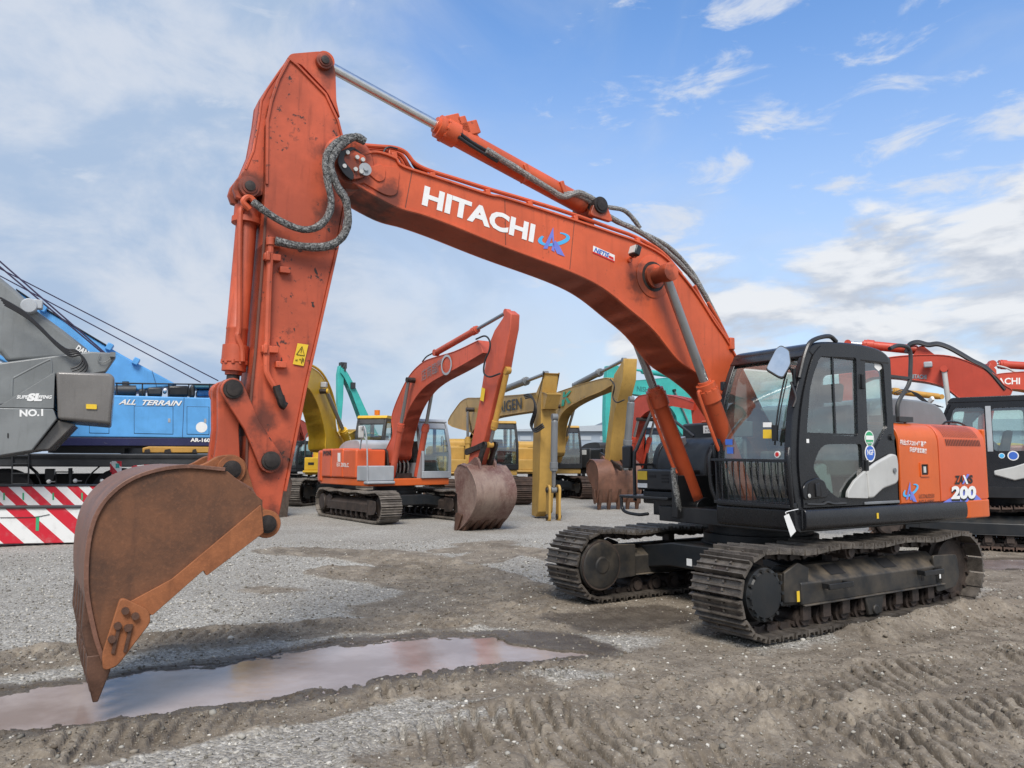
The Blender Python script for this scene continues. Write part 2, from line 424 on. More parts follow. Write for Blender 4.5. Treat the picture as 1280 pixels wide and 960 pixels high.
def crawler(rig, yc, out, front_drive=True, xf=1.83, xr=-1.83, w=.6, detail=2, shoe=None, under=None, sag=.05):
    """one crawler: frame (the part) with belt, drive, idler, rollers and guards as its sub-parts; out = +1 when its outer side is +y"""
    shoe = shoe or M['shoe']; under = under or M['under']; r = .385; zc = .445
    fr = MB()
    sec = lambda s: [(yc-out*.24*s, .30), (yc-out*.24*s, .52), (yc-out*.06*s, .64), (yc+out*.08*s, .64), (yc+out*.25*s, .50), (yc+out*.25*s, .30)]
    fr.prism(sec(1), xr+.42, xf-.52, 'x')
    fr.bounds(xr+.40, xf-.54, yc-out*.27, yc+out*.275, .285, .305)
    tw = fr.build('crawler_track', under, rig.root, bevel=.012)
    A = lambda mb, nm, m, **k: mb.build(nm, m, tw, **k)
    A(belt_mesh(yc, xf, xr, r, zc, w, sag, detail=detail), 'shoe_belt', [shoe, M['roller']])
    xd, xi = (xf, xr) if front_drive else (xr, xf); s = 1 if xd > 0 else -1
    yo = yc+out*.27
    d = MB()                                   # sprocket: a toothed disc
    teeth = 21; prof = []
    for k in range(teeth*2):
        a = math.pi*k/teeth; rr = .375 if k % 2 else .335
        prof.append((xd+rr*math.cos(a), zc+rr*math.sin(a)))
    d.prism(prof, yc-.035, yc+.035); d.cyl((xd, yc-out*.27, zc), (xd, yc, zc), .29, n=32)
    A(d, 'drive_sprocket', M['roller'], bevel=.004)
    d = MB(); d.lathe((xd, yc, zc), (xd, yo, zc), [(0, .27), (.10, .27), (.12, .25), (.235, .245), (.245, .215), (.262, .205), (.266, .0)], 36)
    if detail >= 2:
        for k in range(14):
            a = 2*math.pi*k/14; d.cyl((xd+.222*math.cos(a), yc+out*.22, zc+.222*math.sin(a)), (xd+.222*math.cos(a), yc+out*.272, zc+.222*math.sin(a)), .018, n=6)
    A(d, 'final_drive', M['underd'] if detail >= 2 else M['roller'])
    d = MB(); d.bounds(xd-s*.30, xd-s*.62, yc-out*.2, yc+out*.2, .30, .60); d.prism([(xd-s*.28, .34), (xd-s*.62, .32), (xd-s*.66, .64), (xd-s*.5, .70), (xd-s*.3, .62)], yc+out*.20, yc+out*.235)
    A(d, 'drive_bracket', under, bevel=.008)
    d = MB(); d.lathe((xi, yc-.12, zc), (xi, yc+.12, zc), [(0, .0), (0, .30), (.06, .31), (.061, .37), (.18, .37), (.181, .31), (.24, .30), (.24, 0)], 36)
    A(d, 'idler_wheel', M['roller'])
    d = MB(); gx0, gx1 = xi+s*.16, xi+s*.55
    for q in (-1, 1): d = MB(); d.prism(rounded([(gx0, .24), (gx1, .21), (gx1+s*.04, .62), (gx0-s*.06, .60), (gx0-s*.10, .36)], .05), yc+q*.22, yc+q*.25); A(d, 'idler_guard', under, bevel=.006)
    nr = 8 if detail >= 1 else 6
    for i in range(nr):
        x = xr+.62+(xf-xr-1.24)*i/(nr-1); d = MB()
        d.lathe((x, yc-.20, .155), (x, yc+.20, .155), [(0, .06), (.03, .06), (.03, .10), (.07, .10), (.07, .082), (.33, .082), (.33, .10), (.37, .10), (.37, .06), (.40, .06)], 16)
        d.bounds(x-.06, x+.06, yc+out*.19, yc+out*.225, .15, .29)
        A(d, 'track_roller', M['roller'])
    for x in (xr+1.25, xf-1.35):
        d = MB(); d.cyl((x, yc-.05, .745), (x, yc+out*.21, .745), .072, n=20); d.cyl((x, yc+out*.205, .745), (x, yc+out*.235, .745), .05, n=16); d.bounds(x-.05, x+.05, yc-.08, yc+.04, .60, .74)
        A(d, 'carrier_roller', M['roller'])
    if detail >= 2:
        yy = yc+out*.252
        for x in (xf-1.0, xr+.75):             # bent-bar boarding steps
            d = MB(); d.bar((x-.16, yy, .46), (x-.16, yy+out*.09, .46), .03, .05); d.bar((x+.16, yy, .46), (x+.16, yy+out*.09, .46), .03, .05); d.bounds(x-.19, x+.19, yy+out*.075, yy+out*.10, .43, .485)
            A(d, 'boarding_step', M['black'], bevel=.005)
        d = MB(); d.prism([(-.10, .10), (.12, .10), (.17, .29), (-.15, .29)], yc+out*.225, yc+out*.26); d.cyl((.01, yc+out*.2, .15), (.01, yc+out*.28, .15), .05, n=12)
        A(d, 'chain_guide', under, bevel=.01)
        for x in (.55, -.35):                  # mud outlets in the sloping top, and a slot in the side
            d = MB(); a0, a1 = (yc+out*.105, .626), (yc+out*.205, .540); nrm = Vector((0, out*.52, .62)).normalized()*.003
            d.face([Vector((x-.12, a0[0], a0[1]))+nrm, Vector((x+.12, a0[0], a0[1]))+nrm, Vector((x+.12-.03, a1[0], a1[1]))+nrm, Vector((x-.12-.03, a1[0], a1[1]))+nrm]); A(d, 'mud_outlet', M['seam'])
        d = MB(); d.prism(rounded([(-.93, .36), (-.87, .36), (-.87, .47), (-.93, .47)], .025), yc+out*.2505, yc+out*.253)
        A(d, 'mud_outlet', M['seam'])
        d = MB(); d.bounds(1.2, 1.24, yc+out*.253, yc+out*.255, .34, .44); A(d, 'decal', M['yellowdecal'])
        d = MB(); d.bounds(-1.26, -1.23, yc+out*.253, yc+out*.255, .36, .46); A(d, 'decal', M['paper'])
    return tw

def car_body(rig, mat, gauge=1.195):
    d = MB(); d.lathe((0, 0, .38), (0, 0, 1), [(0, .70), (.32, .70), (.36, .66)], 8)
    for x in (-.72, .72):
        d.prism([(-gauge, .33), (-gauge, .60), (-.55, .70), (.55, .70), (gauge, .60), (gauge, .33), (.6, .42), (-.6, .42)], x-.2, x+.2, 'x')
    o = rig.add(d, 'car_body', mat, bevel=.015)
    d = MB(); d.lathe((0, 0, .72), (0, 0, 2), [(0, .66), (.10, .66), (.105, .60), (.22, .60)], 40)
    rig.add(d, 'swing_bearing', M['underd'])
    return o

def ram(rig, name, base, tip, split, rt, rr, mat, rodm=None, parent=None, eye=.09, ew=.07, collar=True, mid=0):
    """hydraulic cylinder from its base pin to its rod pin; split = share of the length taken by the barrel"""
    b, t = Vector(base), Vector(tip); ax = (t-b); L = ax.length; ax.normalize(); Y = Vector((0, 1, 0))
    d = MB(); l = L*split
    prof = [(.05, rt*.5), (.10, rt*.97), (.14, rt)]
    if mid: prof += [(l*mid, rt), (l*mid+.005, rt*1.03), (l*mid+.02, rt*1.03), (l*mid+.025, rt)]
    prof += [(l-.24, rt)]
    prof += [(l-.235, rt*1.22), (l-.10, rt*1.22), (l-.095, rt*1.12), (l-.03, rt*1.12), (l-.028, rt*.8), (l, rt*.78)] if collar else [(l, rt)]
    d.lathe(b, t, prof, 24)
    d.cyl(b-Y*ew, b+Y*ew, eye, n=20)
    if collar:
        for k in range(10):
            a = 2*math.pi*k/10; u = ax.cross(Y).normalized(); q = b+ax*(l-.115)+u*(rt*1.1*math.cos(a))+Y*(rt*1.1*math.sin(a)); d.cyl(q, q+ax*.03, .016, n=6)
    o = d.build(name, mat, parent or rig.root, bevel=0)
    d = MB(); d.cyl(b+ax*(l-.05), t, rr, n=20); pr = d.build('piston_rod', rodm or M['chrome'], o); d = MB(); d.cyl(t-Y*ew*.95, t+Y*ew*.95, eye*.8, n=20); d.build('rod_eye', mat, pr)
    return o
def pinboss(rig, x, z, y0, y1, r, mat, parent, name='pin', cap=.6):
    d = MB(); s = 1 if y1 > y0 else -1
    L = abs(y1-y0)
    d.lathe((x, y0, z), (x, y1, z), [(0, r), (L-.02, r), (L-.012, r*.96), (L-.01, r*.72), (L, r*.70), (L+.002, r*.5), (L+.004, 0)], 24)
    return d.build(name, mat, parent)
# ================================================================= THE EXCAVATOR IN FRONT
E1 = Rig('excavator', 'large orange crawler excavator in front, arm raised over the puddle, white lettering along its boom', 'excavator', 'excavators on the yard', (2.972, 9.344), 212.45)
crawler(E1, 1.195, 1, True, 1.68, -1.72); crawler(E1, -1.195, -1, True, 1.68, -1.72)
d = MB(); d.lathe((1.68, -1.0, .445), (1.68, -.90, .445), [(0, .0), (0, .30), (.05, .30), (.075, .27), (.085, .24), (.088, .10), (.098, .09), (.10, 0)], 32); d.prism([(1.15, .28), (1.62, .26), (1.62, .68), (1.15, .66)], -.98, -.93)
E1.add(d, 'motor_cover', M['under'], bevel=.008)
car_body(E1, M['underd'])
d = MB(); d.bounds(.918, .925, -.30, -.22, .46, .54); E1.add(d, 'decal', M['paper'])

# --- boom
BW = .23
up = [(447, 193), (470, 188), (495, 196), (504, 206), (540, 218), (610, 241), (633, 246), (717, 273), (767, 290), (800, 302), (833, 321), (867, 360), (893, 400), (913, 430)]
lo = [(439, 228), (493, 258), (529, 269), (567, 283), (633, 310), (713, 340), (753, 360), (787, 387), (817, 413), (847, 450)]
upx = smooth2(E1.tr(up, BW)+[(.35, 2.55), (.1, 2.2), (-.1, 2.0)], 5); lox = smooth2(E1.tr(lo, BW)+[(1.2, 2.62), (.9, 2.45), (.69, 2.24), (.49, 2.0), (.30, 1.76), (.08, 1.62)], 5)
d = MB(); poly = upx+[(-.2, 1.88), (-.18, 1.72), (-.08, 1.6)]+lox[::-1]
d.prism(poly, -BW+.016, BW-.016)
d.ribbon(upx, -BW-.006, BW+.006, .022); d.ribbon(lox[::-1], -BW-.006, BW+.006, .022)
boom = E1.add(d, 'boom', M['orange'], bevel=.004)
B = lambda mb, nm, m, **k: mb.build(nm, m, boom, **k)
yf = BW-.016
# stiffening plates near the tip, seam lines of the side plate
d = MB(); d.prism(rounded(E1.tr([(440, 221), (470, 207), (495, 209), (499, 216), (496, 243), (488, 246), (478, 243)], yf), .06), -yf-.014, yf+.014)
d.prism(rounded(E1.tr([(452, 212), (475, 206), (481, 212), (480, 226), (472, 229)], yf), .05), -yf-.026, yf+.026)
B(d, 'tip_plate', M['orange'], bevel=.004)
d = MB()
for q in (-1, 1): d.prism(rounded(E1.tr([(425, 189), (437, 185), (458, 196), (455, 222), (441, 225), (431, 215), (424, 204)], .27), .03), q*.235, q*.275)
fork = B(d, 'boom_fork', M['orange'], bevel=.006)
d = MB(); d.prism(smooth2(E1.tr([(438, 184), (444, 186), (432, 193), (430, 201), (441, 216), (440, 225), (430, 218), (422, 204), (424, 190)], .28), 4), .262, .292); B(d, 'rubber_guard', M['black'], bevel=.005)
for p in ((434, 191), (430, 208), (446, 197), (453, 200), (444, 212), (451, 215)):
    c = E1.p3(*p, .285); d = MB(); d.cyl(c, (c[0], c[1]+.018, c[2]), .018, n=10); B(d, 'bolt', M['lgrey'])
c = E1.p3(456, 212, .28); d = MB(); d.cyl(c, (c[0], c[1]+.015, c[2]), .055, n=20); d.cyl(c, (c[0], c[1]+.03, c[2]), .02, n=8); B(d, 'grease_point', M['greyp'])
d = MB()
for a, b in (((515, 214), (506, 262)), ((631, 250), (632, 309)), ((718, 276), (712, 338))):
    a3, b3 = E1.inv(*a, yf), E1.inv(*b, yf); d.bar((a3[0], yf+.001, a3[1]), (b3[0], yf+.001, b3[1]), .006, .004, (0, 1, 0))
B(d, 'weld_seam', M['armdark'])
d = MB(); E1.text(d, 'HITACHI', (527, 256), (666.5, 303.5), (531, 231.5), yf+.004, bold=.042); B(d, 'lettering', M['white'])
d = MB(); d.mat(0)
def logo(rig, o, u, v, parent, name='emblem'):
    o, u, v = Vector(o), Vector(u), Vector(v); P = lambda a, b, k=0: o+u*a+v*b+u.cross(v).normalized()*k
    d = MB(); n = 22; outer = []; inner = []
    for i in range(n+1):
        t = R(-205+i*290/n)
        outer.append((.52+.52*math.cos(t)+.1*math.sin(t), .56+.30*math.sin(t)+.10*math.cos(t))); k = .72-.25*math.sin(math.pi*i/n)*0
        w = .06+.16*math.sin(math.pi*i/n); inner.append((.54+(.52-w)*math.cos(t)+.1*math.sin(t), .55+(.30-w*.6)*math.sin(t)+.1*math.cos(t)))
    for i in range(n): d.face([P(*outer[i]), P(*outer[i+1]), P(*inner[i+1]), P(*inner[i])])
    d.mat(1)
    for poly in ([(.40, 1.0), (.22, .12), (.36, .14), (.43, .62), (.50, .40), (.50, .12), (.62, .08)], [(.56, .52), (.70, .40), (1.0, -.02), (.72, .03), (.50, .36)]):
        d.face([P(a, b, .002) for a, b in poly])
    return d.build(name, [M['lightblue'], M['violet']], parent)
a, b, c = [Vector(E1.p3(*q, yf+.003)) for q in ((670, 313), (706, 320), (677, 281))]
logo(E1, a, b-a, c-a, boom)
d = MB(); E1.quad(d, [(741, 316), (768, 328), (768.5, 319), (741.5, 307)], yf+.003); st = B(d, 'sticker', M['paper'])
d = MB(); E1.text(d, 'NETIS', (742.5, 314.5), (760, 322), (743, 308.5), yf+.006, bold=.03, slant=.1); d.build('lettering', M['bluedecal'], st)
d = MB(); E1.quad(d, [(741, 316), (768, 328), (768, 326), (741, 314)], yf+.005); E1.quad(d, [(761, 322), (767, 325), (767, 322), (761, 319)], yf+.005); d.build('sticker_band', M['reddecal'], st)
d = MB(); E1.text(d, '低騒音 KT-', (743, 319), (767, 328.5), (743, 317), yf+.006); 
# boom-cylinder pin: big boss disc with a dark ring and a stub
px_, pz_ = E1.inv(816, 346, yf)
for q in (-1, 1): d = MB(); d.lathe((px_, q*yf, pz_), (px_, q*.5, pz_), [(0, .235), (.008, .235), (.012, .22), (.013, .13), (.05, .13), (.05, 0)], 32); B(d, 'pin_boss', M['orange'])
d = MB(); d.lathe((px_, yf+.01, pz_), (px_, .5, pz_), [(.002, .165), (.005, .165), (.005, .0)], 24); B(d, 'grease_stain', M['pin'])
d = MB(); d.lathe((px_, -.51, pz_), (px_, .51, pz_), [(0, 0), (.005, .085), (.01, .10), (.105, .10), (.11, .085), (.91, .085), (.915, .10), (1.01, .10), (1.015, .085), (1.02, 0)], 24)
B(d, 'boom_pin', M['orange'])
d = MB(); c = E1.p3(786, 325, yf); l = E1.p3(794, 314, yf+.16)
d.tube([c, (c[0], c[1]+.05, c[2]+.02), (l[0], l[1], l[2]-.06)], .014, 8); d.cyl(c, (c[0], c[1]+.03, c[2]), .03, n=10); B(d, 'lamp_bracket', M['orange'])
d = MB(); d.box(l, (.07, .11, .11), Matrix.Rotation(R(-20), 3, 'Y')); lamp = B(d, 'work_lamp', M['black'], bevel=.012)
d = MB(); d.box((l[0]+.04, l[1], l[2]+.014), (.012, .085, .085), Matrix.Rotation(R(-20), 3, 'Y')); d.build('lamp_lens', M['lens'], lamp)
# steel pipes on the back of the boom, the clamps, the sleeved hoses
for k, (yy, dz) in enumerate(((.15, .0), (.07, -.03), (-.02, 0))):
    pts = [(452, 180), (475, 182), (498, 184), (512, 190), (523, 203), (540, 212), (575, 223), (610, 234), (665, 250), (717, 266), (767, 284), (800, 296), (833, 315), (858, 343)]
    L = [E1.p3(a, b, BW) for a, b in pts]; d = MB()
    d.tube([(a, yy, c+dz+.02+(.03 if i < 4 and k else 0)) for i, (a, _, c) in enumerate(L)], .021 if k < 2 else .016, 8, 4); B(d, 'hydraulic_pipe', M['orange'])
for p in ((495, 190), (543, 215), (612, 236), (665, 251), (722, 269), (800, 297)):
    c = E1.p3(*p, BW); d = MB(); d.box((c[0], .06, c[2]-.02), (.05, .30, .05), Matrix.Rotation(R(15), 3, 'Y')); d.box((c[0], .06, c[2]-.07), (.03, .06, .08)); B(d, 'pipe_clamp', M['orange'], bevel=.006)
c = E1.p3(493, 196, .2); d = MB(); d.box((c[0], .13, c[2]-.02), (.07, .06, .20)); B(d, 'pipe_bracket', M['orange'], bevel=.008)
hl = lambda pts, yy: [E1.p3(a, b, yy) for a, b in pts]
for pts, yy, r in (([(704, 243), (718, 243), (735, 250), (752, 264), (772, 277), (800, 290), (830, 312), (850, 330), (872, 355), (886, 378), (896, 400), (905, 420)], .10, .030), ([(745, 256), (760, 259), (780, 263), (792, 274), (800, 285)], -.04, .026), ([(805, 292), (835, 308), (862, 336), (880, 366), (899, 402)], .02, .026)):
    d = MB(); d.tube(hl(pts, yy), r, 9, 4, wob=.08); B(d, 'sleeved_hose', M['sleeve2'])
d = MB(); d.tube(hl([(868, 357), (880, 380), (897, 405), (911, 428)], .19), .02, 8); d.tube(hl([(885, 378), (900, 404), (914, 432)], .14), .02, 8); B(d, 'hydraulic_pipe', M['orange'])
d = MB(); c = E1.p3(912, 430, .2); d.box(c, (.07, .10, .14)); B(d, 'pipe_clamp', M['orange'], bevel=.01)
d = MB(); d.tube(hl([(497, 186), (486, 184), (480, 189), (478, 203)], .2), .009, 6); d.tube(hl([(512, 195), (520, 210), (534, 215)], .12), .016, 6); B(d, 'hose', M['hose'])

# --- arm
AW = .185
main = [(361, 71), (347, 98), (338, 125), (333, 150), (332, 230), (329, 300), (318, 440), (308, 540), (306, 600), (316, 630), (322, 652), (330, 664), (341, 663), (348, 652), (352, 632), (355, 614), (381, 483), (397, 413), (420, 311), (433, 236), (431, 175), (424, 151), (408, 117), (372, 80)]
ax_ = E1.tr(main, AW)
d = MB(); d.prism(rounded(ax_, .03, 2), -AW+.01, AW-.01)
arm = E1.add(d, 'arm', M['arm'], bevel=.006)
A = lambda mb, nm, m, **k: mb.build(nm, m, arm, **k)
d = MB()
fr = E1.tr([(361, 71), (347, 98), (338, 125), (333, 150), (332, 230)], AW); d.ribbon(fr, -AW, AW+.006, -.02)
fr = E1.tr([(355, 614), (381, 483), (397, 413), (420, 311), (430, 255)], AW); d.ribbon(fr, -AW, AW+.008, .02)
fr = E1.tr([(361, 71), (372, 80), (408, 117), (424, 151), (430, 175)], AW); d.ribbon(fr, -AW, AW+.008, .02)
A(d, 'flange_plate', M['arm'], bevel=.003)
fr = E1.tr([(331, 262), (329, 300), (318, 440), (308, 540), (306, 600)], AW); d = MB(); d.ribbon(fr, -AW+.004, AW+.004, -.018); A(d, 'front_plate', M['armdark'], bevel=.003)
top = rounded(E1.tr([(356, 77), (362, 69), (398, 66), (408, 68), (414, 76), (418, 92), (419, 128), (424, 150), (408, 117), (375, 82)], .12), .03, 3)
d = MB()
for a0, a1 in ((-.15, -.10), (.10, .15)): d.prism(top, a0, a1)
A(d, 'cylinder_lug', M['arm'], bevel=.006)
lug = E1.tr([(361, 71), (347, 90), (332, 112), (325, 126), (322, 150), (315, 188), (305, 212), (294, 226), (291, 236), (295, 247), (306, 251), (318, 247), (328, 244), (336, 160), (342, 120)], .10)
d = MB(); d.prism(lug, -.11, -.055); d.prism(lug, .055, .11); front = lug[0:7]; d.ribbon(front, -.115, .115, -.02)
A(d, 'cylinder_lug', M['arm'], bevel=.005)
for (a, b), y, r, nm in (((404, 78), .20, .072, 'pin'), ((312, 233), .165, .085, 'pin')):
    x, z = E1.inv(a, b, .15); pinboss(E1, x, z, -y, y, r, M['arm'], arm); pinboss(E1, x, z, y-.02, y+.012, r*.68, M['pin'], arm)
x, z = E1.inv(437, 203, .19); d = MB(); d.lathe((x, -.23, z), (x, .23, z), [(0, .20), (.04, .235), (.42, .235), (.46, .20), (.461, 0)], 36); A(d, 'pivot_boss', M['arm'])
d = MB(); d.lathe((x, -.27, z), (x, .27, z), [(0, .0), (0, .10), (.54, .10), (.541, 0)], 24); A(d, 'pin', M['pin'])
d = MB()
L = hl([(338, 302), (338, 318), (336, 360), (334, 420), (333, 458), (335, 470), (345, 487), (352, 502)], AW+.04); d.tube(L, .026, 8, 5); A(d, 'hydraulic_pipe', M['arm'])
d = MB(); d.cyl(E1.p3(338, 297, AW+.04), E1.p3(338, 307, AW+.04), .035, n=12); d.box(E1.p3(342, 306, AW+.03), (.10, .05, .04)); A(d, 'pipe_fitting', M['arm'], bevel=.005)
d = MB(); d.tube(hl([(350, 495), (353, 505), (357, 508)], AW+.05), .035, 8); d.tube(hl([(345, 482), (347, 489), (350, 497)], AW+.05), .033, 8); A(d, 'pipe_fitting', M['pin'])
for p in ((340, 322), (337, 437)):
    c = E1.p3(*p, AW+.03); d = MB(); d.box(c, (.13, .06, .055)); d.box((c[0]+.04, c[1]+.02, c[2]), (.03, .06, .075)); A(d, 'pipe_clamp', M['arm'], bevel=.006)
for p in ((356, 338), (351, 456)):
    c = E1.p3(*p, AW+.015); d = MB(); d.box(c, (.085, .05, .05)); o = A(d, 'mounting_block', M['arm'], bevel=.005)
d = MB(); E1.quad(d, [(366, 455), (379.5, 457.5), (385.5, 431), (372, 429)], AW+.001); st = A(d, 'warning_sticker', M['yellowdecal'])
d = MB()
def tri(rig, pts, y, w):
    P = [Vector(rig.p3(a, b, y)) for a, b in pts]
    for i in range(3): d.bar(P[i], P[(i+1) % 3], .002, w, (0, 1, 0))
tri(E1, [(370.5, 443), (380.5, 444.5), (377.5, 433)], AW+.003, .008)
d.bar(E1.p3(376, 441, AW+.003), E1.p3(377, 436, AW+.003), .002, .008, (0, 1, 0))
for a, b in (((369, 450), (372, 449.5)), ((374, 449), (376, 449)), ((378, 447), (376.5, 454)), ((379.5, 448), (378.5, 452))): d.bar(E1.p3(*a, AW+.003), E1.p3(*b, AW+.003), .002, .014, (0, 1, 0))
d.build('warning_symbol', M['blackink'], st)
d = MB()
for cx, cy, s in ((391, 380, 1.0), (395, 339, 1.0), (347, 430, .7), (352, 450, .6), (368, 412, .5), (336, 296, .6), (411, 287, .7), (389, 345, .4), (341, 560, 1.2)):
    n = 12; pts = []
    for k in range(n):
        a = 2*math.pi*k/n; rr = s*random.uniform(1.2, 3.6); pts.append(E1.p3(cx+rr*math.cos(a)*.7+(math.sin(a)*rr*.3), cy+rr*math.sin(a)*1.7, AW-.008))
    d.face(pts)
A(d, 'bare_patch', M['wear'])
# hoses looping from the boom to the arm
for pts, r in (([(456, 177), (440, 171), (424, 176), (413, 186), (407, 200), (409, 225), (414, 250), (411, 268), (398, 283), (378, 287), (352, 277), (330, 263), (316, 252)], .030), ([(456, 177), (445, 171), (428, 180), (418, 192), (413, 207), (421, 232), (432, 250), (435, 276), (428, 296), (412, 307), (390, 309), (365, 306), (344, 301)], .034)):
    N = len(pts); d = MB()
    d.tube([E1.p3(a, b, .30+.05*math.sin(math.pi*i/(N-1))-.06*(i/(N-1))) for i, (a, b) in enumerate(pts)], r, 10, 3, wob=.07); A(d, 'sleeved_hose', M['sleeve'])
d = MB(); d.tube(hl([(312, 262), (304, 252), (311, 246), (318, 252)], .14), .024, 8); A(d, 'pipe_elbow', M['orange'])
# arm cylinder, boom cylinders, bucket cylinder
ab, at_ = E1.p3(738, 262, 0), E1.p3(404, 79, 0)
fl = Vector(E1.p3(541, 166, 0)); sp = (fl-Vector(ab)).length/(Vector(at_)-Vector(ab)).length
ac = ram(E1, 'arm_cylinder', ab, at_, sp, .098, .047, M['orange'], eye=.10)
d = MB()
for a, b, sx, sz in ((564, 159, .16, .19), (581, 164, .24, .13), (575, 160, .10, .17)):
    c = E1.p3(a, b, .0); d.box(c, (sx, .17, sz), Matrix.Rotation(R(24), 3, 'Y'))
d.tube(hl([(588, 163), (597, 172), (606, 186), (640, 205), (690, 233)], .05), .02, 8); d.build('port_block', M['orange'], ac, bevel=.012)
d = MB(); d.tube(hl([(574, 166), (590, 178), (612, 191), (632, 205)], .10), .018, 8, wob=.1); d.tube(hl([(573, 171), (592, 184), (622, 202)], .11), .016, 8, wob=.1); d.build('hose', M['hose'], ac)
d = MB(); d.tube(hl([(608, 188), (640, 207), (665, 223), (688, 237), (704, 246), (722, 241), (738, 247), (755, 259)], .12), .032, 9, 4, wob=.08); d.build('sleeved_hose', M['sleeve2'], ac)
d = MB(); c = E1.p3(700, 239, .03)
for p in ((700, 238), (655, 217)): d.box(E1.p3(*p, .04), (.05, .16, .16), Matrix.Rotation(R(22), 3, 'Y'))
d.build('hose_clamp', M['orange'], ac, bevel=.01)
d = MB(); q = E1.tr([(725, 274), (731, 258), (738, 253.5), (745, 258), (754, 283)], 0)
for a0, a1 in ((-.17, -.12), (.12, .17)): d.prism(rounded(q, .05, 3), a0, a1)
B(d, 'cylinder_bracket', M['orange'], bevel=.005)
pinboss(E1, ab[0], ab[2], -.2, .2, .09, M['pin'], boom)
for s in (1, -1):
    c = ram(E1, 'boom_cylinder', (.60, s*.40, 1.10), (px_, s*.40, pz_), .56, .095, .05, M['orange'], rodm=M['rodgrey'], eye=.10, mid=.86)
    d = MB(); b0, b1 = Vector((.60, s*.40, 1.10)), Vector((px_, s*.40, pz_)); ax = (b1-b0).normalized(); u = ax.cross(Vector((0, 1, 0)))
    d.tube([b0+ax*.55+u*-.15+Vector((0, .02, 0)), b0+ax*.7-u*.15, b0+ax*1.45-u*.15, b0+ax*1.52-u*.10], .02, 8); d.build('hydraulic_pipe', M['orange'], c)
    d = MB(); d.tube([b0+ax*.62-u*.15, b0+ax*.5-u*.2, b0+ax*.3-u*.3+Vector((0, -.05*s, 0)), b0+ax*.05-u*.32], .034, 8, wob=.15); d.build('sleeved_hose', M['sleeve'], c)
bb, bt = E1.p3(312, 236, 0), E1.p3(290, 487, 0)
bc = ram(E1, 'bucket_cylinder', bb, bt, .93, .082, .05, M['arm'], rodm=M['pin'], eye=.08, ew=.05, mid=.75)
d = MB(); d.tube(hl([(303, 262), (300, 275), (299, 400), (297, 420), (302, 435), (303, 452)], .095), .022, 8); d.build('hydraulic_pipe', M['arm'], bc)
d = MB(); bx = Vector(bb); ax = (Vector(bt)-bx).normalized(); d.lathe(bx+ax*.16, bt, [(0, .105), (.09, .105), (.095, .118), (.14, .118), (.145, .09)], 20); d.build('cylinder_band', M['arm'], bc)
# linkage
lx, lz = E1.inv(290, 487, .2); kx, kz = E1.inv(338, 576, .22); wx, wz = E1.inv(286, 587, .2)
def link_poly(a, b, ra, rb, n=9, neck=.8):
    a, b = Vector(a), Vector(b); t = (b-a).normalized(); nn = Vector((-t.y, t.x)); P = []
    th = math.atan2(t.y, t.x)
    for k in range(n+1):
        q = th+math.pi/2+math.pi*k/n; P.append((a.x+ra*math.cos(q), a.y+ra*math.sin(q)))
    m = (a+b)/2; w = min(ra, rb)*neck; P.append((m.x-nn.x*w, m.y-nn.y*w))
    for k in range(n+1):
        q = th-math.pi/2+math.pi*k/n; P.append((b.x+rb*math.cos(q), b.y+rb*math.sin(q)))
    P.append((m.x+nn.x*w, m.y+nn.y*w)); return P
for s in (-1, 1):
    d = MB(); d.prism(link_poly((lx, lz), (kx, kz), .088, .095, neck=.72), s*.19, s*.232); o = E1.add(d, 'side_link', M['arm'], bevel=.006)
    for x, z in ((lx, lz), (kx, kz)): pinboss(E1, x, z, s*.19, s*.26, .074, M['pin'], o)
d = MB(); pl = link_poly((lx, lz), (wx, wz), .09, .10, neck=.85); d.prism(pl, -.14, -.08); d.prism(pl, .08, .14)
m1 = ((lx*.75+wx*.25), (lz*.75+wz*.25)); m2 = ((lx*.25+wx*.75), (lz*.25+wz*.75)); d.prism([(m1[0]-.05, m1[1]), (m1[0]+.05, m1[1]), (m2[0]+.05, m2[1]), (m2[0]-.05, m2[1])], -.08, .08)
o = E1.add(d, 'bucket_link', M['arm'], bevel=.006)
